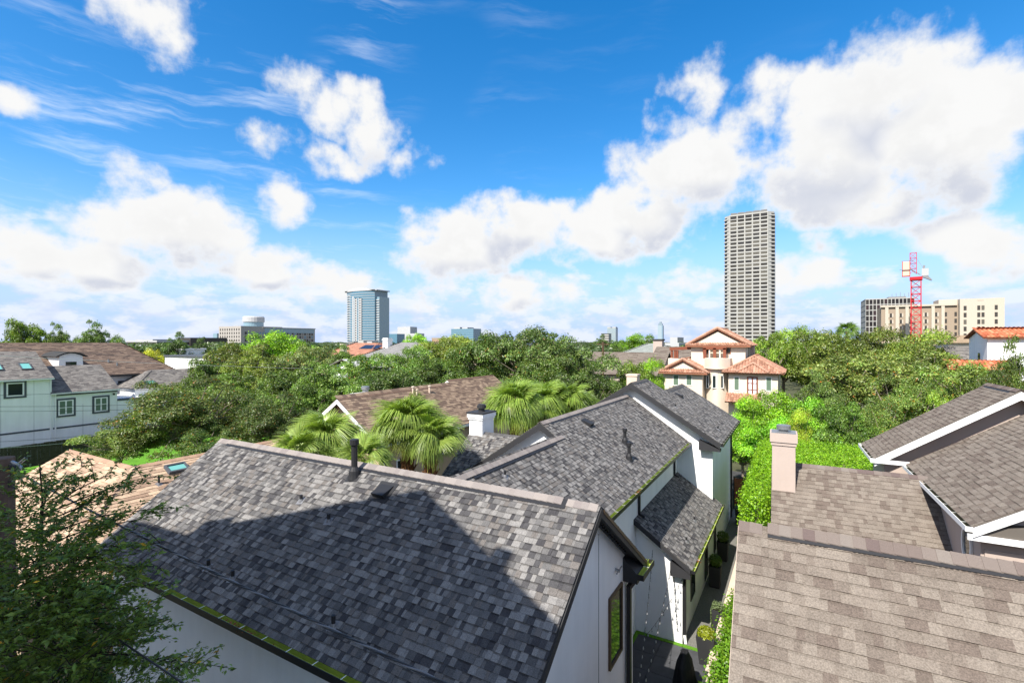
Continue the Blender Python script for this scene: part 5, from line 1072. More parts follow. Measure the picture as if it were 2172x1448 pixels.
# ------------------------------------------------------------------ vegetation
def leaf_mesh(name, centres, normals, dirs, size, aspect, tint, m, fold=.18):
    """one mesh of many small folded leaves (numpy)"""
    n = len(centres); nr = normals / np.linalg.norm(normals, axis=1, keepdims=True)
    d = dirs - nr * np.sum(dirs * nr, axis=1, keepdims=True); d /= np.linalg.norm(d, axis=1, keepdims=True) + 1e-9
    s = np.cross(nr, d); L = size[:, None]; Wd = (size * aspect)[:, None]
    v = np.empty((n, 4, 3), np.float32)
    v[:, 0] = centres - d * L * .5; v[:, 1] = centres + s * Wd * .5 + nr * L * fold * .5; v[:, 2] = centres + d * L * .5 - nr * L * fold * .3; v[:, 3] = centres - s * Wd * .5 + nr * L * fold * .5
    me = bpy.data.meshes.new(name); me.vertices.add(n * 4); me.vertices.foreach_set('co', v.reshape(-1))
    me.loops.add(n * 6); me.polygons.add(n * 2)
    b = (np.arange(n) * 4)[:, None]; idx = np.concatenate([b, b + 1, b + 2, b, b + 2, b + 3], axis=1).reshape(-1)
    me.loops.foreach_set('vertex_index', idx.astype(np.int32)); me.polygons.foreach_set('loop_start', (np.arange(n * 2) * 3).astype(np.int32))
    me.update(); ca = me.color_attributes.new('tint', 'FLOAT_COLOR', 'POINT')
    c = np.ones((n, 4, 4), np.float32); c[:, :, :3] = tint[:, None, :]; ca.data.foreach_set('color', c.reshape(-1)); me.materials.append(m); me.update(); return me
def sphere(rng, n):
    v = rng.normal(size=(n, 3)); return v / np.linalg.norm(v, axis=1, keepdims=True)
def clump_crown(name, seed, W, z0, z1, nc, nl, leaf, cr=(.10, .17), m=None, flat=.8, warm=.12, dead=.0, shell=.45, jag=1.0, asp=.5):
    """crown of leaf clumps between z0 and z1, W across; returns mesh and clump centres"""
    rng = np.random.default_rng(seed); hz = (z1 - z0) / 2; zc = (z0 + z1) / 2
    u = sphere(rng, nc * 3); u = u[u[:, 2] > -.75][:nc]; nc = len(u)
    r = rng.random(nc) ** .38; lob = 1 + .16 * jag * np.sin(u[:, 0] * 4.1 + seed) * np.cos(u[:, 1] * 3.7 - seed) + rng.normal(size=nc) * .07 * jag
    C = u * (r * lob)[:, None] * np.array([W / 2 * .86, W / 2 * .86, hz * .86]); C[:, 2] += zc
    R = rng.uniform(cr[0], cr[1], nc) * W * (1.15 - .3 * r)
    pick_ = rng.choice(nc, nl, p=R ** 2 / np.sum(R ** 2)); q = sphere(rng, nl); q[:, 2] = np.where(q[:, 2] < -.3, -q[:, 2] * .6, q[:, 2])
    rad = (shell + (1 - shell) * rng.random(nl) ** .5) * (1 + rng.normal(size=nl) * .10); off = q * rad[:, None] * np.array([1, 1, flat]); P = C[pick_] + off * R[pick_][:, None]
    N = q * .7 + np.array([0, 0, .55]) + rng.normal(size=(nl, 3)) * .55; D = rng.normal(size=(nl, 3)) + q * .6
    ct = rng.uniform(.62, 1.3, nc); t = ct[pick_] * rng.uniform(.5, 1.55, nl)
    col = np.stack([t * (1 + warm * rng.normal(size=nl)), t, t * (1 - .15 * rng.random(nl))], 1)
    if dead: k = rng.random(nl) < dead; col[k] = col[k] * np.array([2.6, .85, .7])
    S_ = leaf * rng.uniform(.65, 1.35, nl)
    return leaf_mesh(name, P, N, D, S_, asp, np.clip(col, 0, 4).astype(np.float32), m or M['leaf']), C, R
def limbs(mb, seed, base, fork, C, r0, every=1, n=5, wob=.4):
    rng = random.Random(seed); base, fork = Vector(base), Vector(fork)
    mid = base.lerp(fork, .5) + Vector((rng.uniform(-.2, .2), rng.uniform(-.2, .2), 0)); mb.tube([base, base + Vector((0, 0, .15)), mid, fork], [r0 * 1.35, r0 * 1.1, r0 * .9, r0 * .8], n + 2)
    prim = []
    for i, c in enumerate(C):
        c = Vector(c)
        if i % every: continue
        if not prim or len(prim) < 7: a = fork; ra = r0 * .5; k = True
        else:
            a = min(prim, key=lambda p: (p[0] - c).length); ra = a[1] * .7; a = a[0]; k = False
        c = c + (c - fork).normalized() * .35; m1 = a.lerp(c, .45) + Vector((rng.uniform(-wob, wob), rng.uniform(-wob, wob), rng.uniform(0, wob))); mb.tube([a, m1, c], [ra, ra * .6, ra * .2], n, False)
        if k: prim.append((m1, ra * .6))
def make_tree(name, seed, W=10, ztop=9, z0=2.2, nc=70, nl=45000, leaf=.17, fork=.28, r0=.28, label='', **kw):
    th = thing(name, label, 'tree'); me, C, R = clump_crown('crown', seed, W, z0, ztop, nc, nl, leaf, **kw); link('crown', me, th)
    mb = MB(); limbs(mb, seed, (0, 0, -.1), (0, 0, z0 + (ztop - z0) * (fork - .1)), C, r0); mb.build('trunk', M['bark'], th); return th
V = [make_tree('oak_tree', 1, nc=75, nl=30000, leaf=.23, cr=(.08, .14)), make_tree('oak_tree', 2, nc=85, nl=28000, leaf=.23, jag=1.7, dead=.02, cr=(.07, .13)), make_tree('oak_tree', 3, nc=55, nl=26000, leaf=.25, cr=(.10, .17), jag=1.3),
     make_tree('oak_tree', 4, nc=110, nl=32000, leaf=.21, cr=(.06, .11), jag=1.8), make_tree('oak_tree', 5, nc=55, nl=14000, leaf=.25, cr=(.06, .11), jag=2.0, shell=.3),
     make_tree('oak_tree', 6, nc=105, nl=48000, leaf=.17, cr=(.07, .12), dead=.03, jag=1.6, z0=1.2)]
used = set()
G_OAK, G_DARK, G_LIGHT, G_BRIGHT, G_GREY, G_YEL, G_MAG = (.105, .165, .034), (.075, .125, .030), (.165, .25, .030), (.19, .33, .018), (.135, .165, .06), (.30, .31, .03), (.15, .195, .036)
rt_ = random.Random(77)
def tree(px, ptop, d, wpx, v, col, label, name='oak_tree', group='trees of the neighbourhood canopy', h=None, z0=None):
    p = at(px, ptop, d); wid = wpx * d / F; top = p.z; sx = wid / 10 * 1.04; sz = top / 9
    th = V[v]; rz = rt_.uniform(0, 6.28)
    if v in used: th = copy_thing(th, (p.x, p.y, 0), rz, (sx, sx, sz), label, 'tree', group)
    else: used.add(v); th.location = (p.x, p.y, 0); th.rotation_euler = (0, 0, rz); th.scale = (sx, sx, sz); tag(th, label, 'tree', group)
    f = 1.32 * rt_.uniform(.70, 1.32) * (1.0 if max(col) in (.165, .125, .25, .33, .31, .195) else 1.65)
    for c in th.children: c.color = (col[0] * f, col[1] * f * rt_.uniform(.95, 1.05), col[2] * f, 1) if c.name.startswith('crown') else (1, 1, 1, 1)
    th.name = name; return th
T = tree
T(392, 800, 37, 290, 5, (.072, .098, .026), 'spreading oak with open branches in front of the white panelled house')
T(57, 674, 84, 96, 0, G_LIGHT, 'loose light green crown rising over the brown roof, leftmost'); T(128, 694, 86, 76, 3, G_OAK, 'middle crown of three over the brown roof'); T(205, 690, 84, 96, 3, G_OAK, 'open crown over the right end of the brown ridge')
T(318, 741, 78, 54, 2, G_YEL, 'yellow green crown beside the end of the brown roof'); T(372, 712, 92, 92, 3, G_DARK, 'dark green crown right of the striped office'); T(428, 722, 96, 70, 3, G_DARK, 'low dark crown beside the apartment block')
T(452, 757, 58, 130, 0, G_OAK, 'green crown above the spreading oak'); T(508, 724, 62, 150, 1, G_MAG, 'light crown with bare pale trunk showing'); T(592, 704, 78, 150, 2, G_BRIGHT, 'vivid green rounded crown under the apartment block')
T(655, 731, 66, 140, 1, G_GREY, 'greyish crown right of the vivid green one'); T(722, 738, 84, 110, 3, G_OAK, 'crown beneath the glass tower'); T(600, 775, 47, 200, 0, G_OAK, 'broad oak crown left of centre, middle row')
T(575, 832, 37, 190, 5, (.050, .075, .020), 'dense dark oak left of the brown gable'); T(700, 780, 43, 200, 3, G_OAK, 'oak crown above the left end of the brown ridge'); T(480, 800, 44, 150, 3, G_OAK, 'oak crown touching the right side of the spreading oak')
T(790, 748, 58, 160, 1, G_OAK, 'oak crown below the terracotta roof'); T(835, 778, 48, 190, 0, (.056, .088, .022), 'oak crown behind the brown ridge vents'); T(886, 709, 120, 70, 2, G_BRIGHT, 'bright distant crown right of the grey roof')
T(962, 712, 88, 150, 2, G_MAG, 'yellowish crown under the teal glass block'); T(928, 764, 58, 170, 3, G_OAK, 'oak crown above the middle of the brown ridge'); T(1040, 702, 54, 170, 1, G_OAK, 'tall ragged oak left of the two big middle oaks')
T(1128, 692, 50, 190, 1, (.058, .090, .024), 'tallest ragged oak in the middle'); T(1205, 722, 47, 230, 3, (.058, .088, .024), 'wide oak between the tallest oak and the villa'); T(1010, 768, 51, 190, 0, G_OAK, 'oak crown above the far end of the brown roof')
T(1110, 790, 42, 200, 5, G_OAK, 'oak behind the right hand palms'); T(1250, 775, 42, 130, 3, G_OAK, 'oak crown right behind the white house tower'); T(1272, 714, 150, 60, 3, G_DARK, 'dark distant crown under the twin top tower')
T(1345, 709, 130, 90, 2, G_BRIGHT, 'bright distant crown above the low taupe roof'); T(1372, 763, 50, 95, 2, G_BRIGHT, 'bright green crown left of the villa'); T(1335, 768, 48, 90, 2, G_LIGHT, 'green crown at the foot of the low taupe roof'); T(1422, 803, 46, 60, 4, G_GREY, 'thin open tree before the villa windows')
T(1375, 716, 190, 60, 3, G_DARK, 'far dark crown just left of the slim skyscraper'); T(1305, 727, 120, 60, 3, G_OAK, 'far crown right of the twin top tower')
T(1640, 684, 66, 90, 4, G_LIGHT, 'light green tree in front of the condominium tower foot'); T(1662, 700, 70, 120, 2, G_LIGHT, 'bushy light tree right of the condominium tower'); T(1715, 694, 74, 100, 2, G_LIGHT, 'light green crown second right of the condominium tower')
T(1768, 704, 62, 170, 2, G_MAG, 'glossy magnolia like crown right of the villa'); T(1850, 698, 64, 160, 2, G_MAG, 'glossy crown under the dark office'); T(1955, 702, 58, 170, 2, G_MAG, 'glossy crown at the foot of the red crane')
T(1830, 745, 46, 220, 1, (.088, .115, .028), 'broad olive green oak, middle of the right group'); T(1960, 735, 46, 230, 3, (.092, .118, .028), 'broad olive green oak below the cream hotel'); T(2035, 765, 38, 200, 1, (.085, .115, .026), 'olive oak left of the orange tile roof')
T(1925, 800, 35, 190, 5, (.074, .11, .024), 'oak with exposed limbs above the taupe gables'); T(1745, 800, 36, 130, 3, (.088, .125, .03), 'feathery tree right of the villa wing'); T(1790, 846, 31, 130, 0, (.078, .13, .022), 'round green tree above the hedge'); T(1860, 850, 32, 120, 5, (.072, .105, .022), 'dark green tree behind the hedge end')
T(2150, 735, 30, 110, 3, (.088, .125, .024), 'tree at the right edge before the red tile house'); T(2100, 790, 29, 120, 5, (.088, .125, .024), 'tree over the top of the far taupe gable'); T(2010, 830, 30, 120, 0, G_LIGHT, 'light green crown touching the taupe ridge')
T(1596, 842, 35, 120, 2, G_BRIGHT, 'bright green shrub tree left below the villa porch', 'shrub_tree'); T(1645, 832, 36, 140, 2, G_BRIGHT, 'bright green shrub tree under the villa door', 'shrub_tree'); T(1708, 845, 34, 130, 2, (.10, .20, .016), 'bright green shrub tree right of the villa door', 'shrub_tree'); T(1690, 868, 31, 66, 2, (.15, .19, .02), 'yellowing shrub behind the pink chimney', 'shrub_tree'); T(1575, 880, 33, 110, 2, (.11, .22, .014), 'green shrub tree at the white house corner', 'shrub_tree'); T(1650, 885, 32, 130, 2, (.10, .21, .016), 'green shrub tree just above the hedge', 'shrub_tree'); T(1735, 890, 32, 120, 2, (.11, .2, .016), 'green shrub tree right above the hedge', 'shrub_tree')
T(255, 900, 36, 170, 3, (.072, .098, .026), 'low leafy growth at the left foot of the spreading oak'); T(455, 905, 34, 190, 5, (.060, .09, .024), 'low dark oak between the spreading oak and the near roof')
T(540, 745, 56, 130, 3, G_MAG, 'yellow green crown in front of the vivid green one'); T(640, 812, 40, 150, 0, G_OAK, 'oak crown just left of the brown ridge chimney'); T(1170, 750, 45, 160, 0, G_OAK, 'oak crown low in the middle of the big oaks'); T(880, 735, 70, 120, 2, G_OAK, 'green crown below the flat grey pyramid roof')
# far canopy to the horizon: one mass
rng = np.random.default_rng(9); Pn = []; 
nF = 420; dd = 120 * (6.5 ** rng.random(nF)); aa = rng.uniform(-.86, .86, nF); C_ = []
for d_, a_ in zip(dd, aa):
    p = at(CX + F * math.tan(a_), 724, d_ * math.cos(a_)); C_.append((p.x, p.y, rng.uniform(5.5, 8.2), rng.uniform(4.5, 7.5)))
C_ = np.array(C_); nl = 110000; pk = rng.integers(0, nF, nl); q = sphere(rng, nl); q[:, 2] = np.abs(q[:, 2]) * .9 - .25
Pp = C_[pk][:, :3] + q * C_[pk][:, 3:4] * np.array([1, 1, .55]) * (.8 + .3 * rng.random(nl))[:, None]; Pp[:, 2] = np.minimum(Pp[:, 2], 11.6)
tt = rng.uniform(.6, 1.35, nl)[:, None] * rng.uniform(.7, 1.25, nF)[pk][:, None]
me = leaf_mesh('distant_woods', Pp, q + np.array([0, 0, .5]) + rng.normal(size=(nl, 3)) * .4, rng.normal(size=(nl, 3)), rng.uniform(.6, 1.3, nl), .7, (tt * np.ones((1, 3))).astype(np.float32), M['leaf'])
o = link('distant_woods', me, None, 'stuff'); o.color = (.09, .135, .045, 1); o['label'] = 'distant green canopy of trees reaching to the horizon'; o['category'] = 'woods'
# lawn beyond the tan roof
structure('lawn', MB().add([(-55, 2, .006), (-30, 2, .006), (-30, 34, .006), (-55, 34, .006)], [(0, 1, 2, 3)]), M['lawn'])

# hedges
def hedge(name, label, boxes, nl, leaf, col, seed=1, rough=.12, group=None, frame=PHI, asp=.55):
    rng = np.random.default_rng(seed); Ps, Ns = [], []; tot = sum((b[3] - b[0]) * (b[4] - b[1]) + 2 * (b[5] - b[2]) * ((b[3] - b[0]) + (b[4] - b[1])) for b in boxes)
    for b in boxes:
        sz = np.array(b[3:]) - np.array(b[:3]); A = [sz[0] * sz[1], sz[1] * sz[2], sz[1] * sz[2], sz[0] * sz[2], sz[0] * sz[2]]; n = int(nl * sum(A) / tot); f = rng.choice(5, n, p=np.array(A) / sum(A)); u = rng.random((n, 3))
        nn = np.zeros((n, 3)); dep = rng.random(n) ** 2 * .25
        for k_, (ax_, v_) in enumerate(((2, 1), (0, 0), (0, 1), (1, 0), (1, 1))):
            s_ = f == k_; u[s_, ax_] = v_; nn[s_, ax_] = 1 if v_ else -1
        P = np.array(b[:3]) + u * sz - nn * dep[:, None] * .8; bump = np.sin(P[:, 0] * 5.1) * np.sin(P[:, 1] * 4.3 + 1) * np.sin(P[:, 2] * 4.7) + .6 * np.sin(P[:, 0] * 11 + P[:, 2] * 9) * np.sin(P[:, 1] * 12)
        P += nn * (bump * rough)[:, None] + rng.normal(size=P.shape) * rough * .5; Ps.append(P); Ns.append(nn * .8 + np.array([0, 0, .5]) + rng.normal(size=P.shape) * .6)
    P, N = np.concatenate(Ps), np.concatenate(Ns); n = len(P); t = rng.uniform(.6, 1.35, n)
    me = leaf_mesh('foliage', P, N, rng.normal(size=(n, 3)) + np.array([0, 0, .4]), leaf * rng.uniform(.7, 1.3, n), asp, np.stack([t * rng.uniform(.85, 1.2, n), t, t * .9], 1).astype(np.float32), M['leaf'])
    b = boxes[0]; th = thing(name, label, 'hedge', ((b[0] + b[3]) / 2, (b[1] + b[4]) / 2, 0), frame, group); link('foliage', me, th).color = (*col, 1)
    k = MB()
    for b in boxes:
        for i in range(max(2, int((b[4] - b[1] + b[3] - b[0]) / 1.2))):
            f_ = (i + .5) / max(2, int((b[4] - b[1] + b[3] - b[0]) / 1.2)); x, y = b[0] + (b[3] - b[0]) * (f_ if b[3] - b[0] > b[4] - b[1] else .5), b[1] + (b[4] - b[1]) * (.5 if b[3] - b[0] > b[4] - b[1] else f_); k.tube([(x, y, 0), (x + .05, y, b[5] - .4)], [.05, .02], 6)
    k.build('stems', M['bark'], th)
hedge('tall_hedge', 'tall bright green clipped hedge behind and beside the pink chimney', [(-1.72, 19.2, .3, -.95, 31, 4.9), (-.95, 23.8, .5, 4.8, 30, 5.15)], 140000, .085, (.23, .43, .016), 3, .13, frame=0)
hedge('side_hedge', 'low leafy hedge along the limestone wall beside the near taupe roof', [(-2.0, 12.5, .2, -1.3, 19.4, 1.35)], 13000, .10, (.15, .30, .02), 4, .2, frame=0, asp=.6)

# ------------------------------------------------------------------ palms
def frond_mesh(seed, R=1.25, nb=52, spread=3.0, droop=.9, pet=.9):
    """fan frond: petiole along +X and pleated blades fanning out and hanging at the tips"""
    rng = random.Random(seed); mb = MB(); mb.cur = (.95, 1.0, .6); mb.tube([(0, 0, 0), (pet * .5, 0, .03), (pet, 0, 0)], [.022, .016, .012], 5, False)
    for i in range(nb):
        a = (i / (nb - 1) - .5) * spread; L = R * (1 - .22 * abs(a) / 1.3) * rng.uniform(.88, 1.08); c, s = math.cos(a), math.sin(a); f = rng.uniform(.75, 1.3); mb.cur = (f * rng.uniform(.95, 1.1), f, f * .8)
        fold = .015 if i % 2 else -.015; pts = []
        for t in (0, .3, .6, .82, 1.0):
            r = L * t; z = -droop * L * max(0, t - .35) ** 1.7 * rng.uniform(.8, 1.2) - abs(a) * .05 * t + fold * (t > 0); rr = r * (1 - .22 * max(0, t - .4) * droop); wd = (.022 * math.sin(math.pi * min(1, .12 + t * .62)) * (1 - .86 * max(0, t - .6) / .4)) * (1 + t) * .55 + .003
            pts.append((pet + rr * c - wd * s, rr * s + wd * c, z)); pts.append((pet + rr * c + wd * s, rr * s - wd * c, z - .008))
        mb.add(pts, [(2 * q, 2 * q + 1, 2 * q + 3, 2 * q + 2) for q in range(4)])
    return mb.mesh('frond', M['palm'])
FR = [frond_mesh(1), frond_mesh(2, 1.35, 52, 3.2, 1.5), frond_mesh(3, 1.2, 50, 3.0, 2.0), frond_mesh(4, 1.25, 46, 2.7, .6)]
def palm(px, py, d, sc, nf, label, seed, col=(.235, .33, .085), top=None):
    c = at(px, py, d); th = thing('fan_palm', label, 'palm', (c.x, c.y, 0), 0, 'fan palms behind the white house'); rng = random.Random(seed); mb = MB(); n = 14; z1 = c.z
    pts = [(c.x + .05 * math.sin(i), c.y, z1 * i / n) for i in range(n + 1)]; rad = [.17 + (.05 if i > n - 5 else 0) + .015 * (i % 2) for i in range(n + 1)]; mb.tube(pts, rad, 9)
    for i in range(26): z = z1 - 1.7 + i * .065; a = i * 2.4; e = Vector((math.cos(a), math.sin(a), 0)); mb.bar(c + e * .17 + Vector((0, 0, z - z1)), c + e * .30 + Vector((0, 0, z - z1 + .22)), .07, .04)
    mb.build('trunk', M['bark_p'], th)
    for i in range(nf):
        e = (1.4 - 1.66 * ((i + .5) / nf) ** .9); a = i * 2.399 + rng.uniform(-.2, .2); k = FR[0 if e > .8 else 1 if e > .25 else 2] if rng.random() < .8 else FR[3]; s = sc * rng.uniform(.85, 1.12) * (.9 if e > 1 else 1)
        m_ = Matrix.Translation(c + Vector((0, 0, .05))) @ Matrix.Rotation(a, 4, 'Z') @ Matrix.Rotation(-e, 4, 'Y') @ Matrix.Rotation(rng.uniform(-.35, .35), 4, 'X') @ Matrix.Scale(s, 4); o = link('frond', k, th, mw=m_); f = rng.uniform(.8, 1.2)
        dd_ = max(0, min(1, (-.12 - e) / .4)) * rng.random(); o.color = (col[0] * f * (1 + .9 * dd_), col[1] * f * (1 - .25 * dd_), col[2] * f, 1)
    return th
palm(866, 908, 17.4, .74, 42, 'large fan palm with shaggy orange trunk, left of the central pair', 1); palm(914, 934, 17, .62, 34, 'fan palm at the right of the central pair, lower crown', 2)
palm(695, 943, 17, .72, 40, 'fan palm in front of the beige gable', 3); palm(635, 972, 15.8, .62, 26, 'low fan palm leaning over the left part of the ridge', 4); palm(770, 985, 15.0, .55, 24, 'short fan palm right of the black flue pipe', 5)
palm(1092, 866, 23.5, .82, 40, 'fan palm right of the white chimney', 6, (.24, .35, .08)); palm(1148, 862, 27, .88, 36, 'fan palm behind the palm by the white chimney', 7, (.24, .35, .08)); palm(1198, 856, 28, .82, 32, 'fan palm next to the long charcoal ridge', 8, (.21, .31, .06)); palm(1235, 866, 29, .66, 26, 'fan palm furthest right behind the long charcoal ridge', 9, (.20, .30, .06))
palm(1797, 704, 66, .85, 26, 'distant fan palm sticking out above the glossy crowns', 10, (.14, .24, .05))
# ------------------------------------------------------------------ courtyard and side passage
structure('courtyard_floor', MB().add([(-5, 11.0, .010), (-2.3, 11.0, .010), (-2.3, 17.3, .010), (-5, 17.3, .010)], [(0, 1, 2, 3)]), M['paver'])
cf = bpy.data.objects['courtyard_floor']; k = MB(); k.box(-.44, -.44, 0, .44, .44, .03); pm = k.mesh('paver', M['paver'])
for i in range(3):
    for j_ in range(7): link('paver', pm, cf, mw=Matrix.Translation((-4.5 + i * .9, 11.5 + j_ * .9 - .05, .012)))
structure('gravel_path', MB().add([(-3.4, 17.2, .006), (-2.2, 17.2, .006), (-2.2, 34.5, .006), (-3.4, 34.5, .006)], [(0, 1, 2, 3)]), M['gravel'])
tu = MB(); tu.box(-4.98, 17.32, .01, -2.75, 17.47, .05); tu.box(-4.98, 11.2, .01, -4.85, 17.3, .05); o = tu.build('turf_strip', M['turf']); o['kind'] = 'structure'
structure('street', MB().add([(-40, 36, .008), (40, 36, .008), (40, 43, .008), (-40, 43, .008)], [(0, 1, 2, 3)]), M['road'])
lwall = thing('limestone_wall', 'low pale limestone wall along the gravel passage', 'wall', (-2.2, 22, 0))
rw = random.Random(4)
for i in range(16):
    L_ = 1.25; y0 = 13.2 + i * 1.28; k = MB(); k.box(-2.33, y0, 0, -2.12, y0 + L_, .55 + rw.uniform(-.01, .01)); k.build('block', M['stone'], lwall); k = MB(); k.box(-2.36, y0 - .005, .563, -2.09, y0 + L_ + .005, .62); k.build('coping', M['stone'], lwall)
def planter(label, x, y, h, w0, w1, seed, kind, col):
    th = thing('planter', label, 'planter', (x, y, 0)); k = MB(); a, b = w0 / 2, w1 / 2
    v = [(x - a, y - a, .02), (x + a, y - a, .02), (x + a, y + a, .02), (x - a, y + a, .02), (x - b, y - b, h), (x + b, y - b, h), (x + b, y + b, h), (x - b, y + b, h)]; c = b - .04
    v += [(x - c, y - c, h), (x + c, y - c, h), (x + c, y + c, h), (x - c, y + c, h), (x - c, y - c, h - .08), (x + c, y - c, h - .08), (x + c, y + c, h - .08), (x - c, y + c, h - .08)]
    k.add(v, [(3, 2, 1, 0)] + [(i, (i + 1) % 4, 4 + (i + 1) % 4, 4 + i) for i in range(4)] + [(4 + i, 4 + (i + 1) % 4, 8 + (i + 1) % 4, 8 + i) for i in range(4)] + [(8 + i, 8 + (i + 1) % 4, 12 + (i + 1) % 4, 12 + i) for i in range(4)]); k.build('pot', M['planter'], th)
    k = MB(); k.add([(x - c, y - c, h - .07), (x + c, y - c, h - .07), (x + c, y + c, h - .07), (x - c, y + c, h - .07)], [(0, 1, 2, 3)]); k.build('soil', M['soil'], th)
    rng = np.random.default_rng(seed); n = 1500
    if kind == 'ball': q = sphere(rng, n); P = np.array([x, y, h + w1 * .42]) + q * w1 * .55 * (.7 + .35 * rng.random(n))[:, None]; N = q + rng.normal(size=(n, 3)) * .4; S_ = .05
    elif kind == 'trail':
        P = np.stack([x + rng.uniform(-b, b, n), y + rng.uniform(-b, b, n), h + .02 + .16 * rng.random(n)], 1); t_ = rng.random(n) < .55; P[t_, 0] = x - b - .03 * rng.random(t_.sum()); P[t_, 2] = h - rng.random(t_.sum()) ** 1.3 * .75; N = rng.normal(size=(n, 3)) + np.array([-.6, -.3, .5]); S_ = .04
    else: q = sphere(rng, n); q[:, 2] = np.abs(q[:, 2]); P = np.array([x, y, h - .03]) + q * np.array([b * 1.05, b * 1.05, .28]) * (.5 + .5 * rng.random(n))[:, None]; N = q + rng.normal(size=(n, 3)) * .5; S_ = .09
    t = rng.uniform(.6, 1.4, n); me = leaf_mesh('foliage', P, N, rng.normal(size=(n, 3)), S_ * rng.uniform(.7, 1.3, n), .6, np.stack([t, t, t * .9], 1).astype(np.float32), M['leaf']); link('foliage', me, th).color = (*col, 1)
planter('tall tapered black planter with yellow green leaves at the passage mouth', -2.53, 16.84, .95, .36, .55, 1, 'leaf', (.26, .30, .02))
planter('black planter with pale trailing plant beside the low limestone wall', -2.42, 19.0, .8, .34, .46, 2, 'trail', (.20, .26, .13))
planter('black planter with clipped round shrub, nearer of two by the white wall', -3.0, 22.35, .9, .38, .48, 3, 'ball', (.10, .17, .02))
planter('black planter with clipped round shrub, farther of two by the white wall', -3.05, 25.25, .9, .40, .5, 4, 'ball', (.085, .14, .02))
lp = thing('low_tray', 'small black tray planter on the gravel between two tall planters', 'planter', (-2.45, 18.05, 0)); k = MB(); k.box(-2.6, 17.85, .01, -2.36, 18.2, .2); k.build('tray', M['planter'], lp); k = MB(); k.box(-2.57, 17.88, .201, -2.39, 18.17, .215); k.build('soil', M['soil'], lp)
bn = thing('wheelie_bin', 'dark grey lidded bin standing before the wooden gate', 'bin', (-2.72, 30.6, 0)); k = MB(); a, b, x, y = .25, .31, -2.72, 30.6
k.add([(x - a, y - a, .05), (x + a, y - a, .05), (x + a, y + a, .05), (x - a, y + a, .05), (x - b, y - b, .95), (x + b, y - b, .95), (x + b, y + b, .95), (x - b, y + b, .95)], [(3, 2, 1, 0), (4, 5, 6, 7)] + [(i, (i + 1) % 4, 4 + (i + 1) % 4, 4 + i) for i in range(4)]); k.build('body', M['planter'], bn)
k = MB(); k.prism([(y - .36, .953), (y + .34, .953), (y + .34, 1.04), (y - .30, 1.0)], 'x', x - .34, x + .34); k.build('lid', M['black'], bn)
k = MB(); k.tube([(x - .3, y + .3, .1), (x + .3, y + .3, .1)], .1, 10); k.build('wheels', M['black'], bn)
gt_ = thing('wooden_gate', 'brown horizontal slat gate closing the gravel passage', 'gate', (-2.85, 33.4, 0)); k = MB(); k.box(-.58, -.02, 0, .58, .02, .12); sm = k.mesh('slat', M['wood'])
for i in range(14): link('slat', sm, gt_, mw=Matrix.Translation((-2.82, 33.4, .1 + i * .13)))
k = MB(); k.box(-3.42, 33.36, .0, -3.36, 33.48, 1.95); k.box(-2.30, 33.36, 0, -2.22, 33.48, 1.95); k.box(-2.87, 33.35, 0, -2.81, 33.375, 1.93); k.box(-3.42, 33.35, 1.951, -2.22, 33.49, 2.0); k.build('gate_frame', M['black'], gt_)
cv = thing('covered_furniture', 'black draped cover over garden furniture in the courtyard', 'cover', (-2.9, 15.2, 0)); k = MB(); n = 18; prof = [(.0, 1.32), (.12, 1.28), (.30, .95), (.42, .5), (.5, .05)]; vs = []
for r, z in prof:
    for i in range(n): a = i * 2 * math.pi / n; w_ = 1 + .10 * math.sin(a * 5 + z * 3) * (1.3 - z); vs.append((-2.86 + .75 * r * w_ * math.cos(a), 15.05 + 1.35 * r * w_ * math.sin(a), z + .02 * math.sin(a * 3)))
k.add(vs, [(i * n + q, i * n + (q + 1) % n, (i + 1) * n + (q + 1) % n, (i + 1) * n + q) for i in range(len(prof) - 1) for q in range(n)]); k.build('drape', mat('black_cover', (.012, .012, .013), .7, .3), cv)
# string lights hung between the two wings
def string(label, p, q, sag, n):
    p, q = Vector(p), Vector(q); th = thing('string_lights', label, 'string lights', (p.x, p.y, 0), 0, 'string lights across the courtyard'); pts = [p.lerp(q, i / 24) - Vector((0, 0, sag * 4 * (i / 24) * (1 - i / 24))) for i in range(25)]; k = MB(); k.tube(pts, .006, 5); k.build('cord', M['black'], th)
    b = MB(); b.lathe([(.010, .035), (.012, .0), (.022, -.03), (.020, -.05), (.008, -.075)], (0, 0, 0), 8); s = MB(); s.lathe([(.013, .06), (.013, .03)], (0, 0, 0), 6)
    bm2, sm2 = b.mesh('bulb', M['bulb'], True), s.mesh('socket', M['black'])
    for i in range(n):
        f = (i + .5) / n; c = p.lerp(q, f) - Vector((0, 0, sag * 4 * f * (1 - f) + .05)); o = link('bulb', bm2, th, mw=Matrix.Translation(c)); link('socket', sm2, o)
hk = Vector((-3.75, 17.46, 2.75)); hk2 = Vector((-4.4, 17.46, 3.05)); hk3 = Vector((-3.32, 17.44, 2.45))
string('string of bulbs from the left hook on the white end wall', hk2, (-3.22, 11.3, 2.2), .35, 17); string('string of bulbs from the middle hook of the white end wall', hk, (-3.22, 10.4, 1.7), .45, 19)
string('string of bulbs from the right hook under the lean to eave', hk3, (-4.35, 16.4, .6), .15, 10); string('short hanging string of bulbs straight down the white end wall', hk - Vector((-.05, .02, 0)), (-3.55, 17.40, .5), .02, 9)

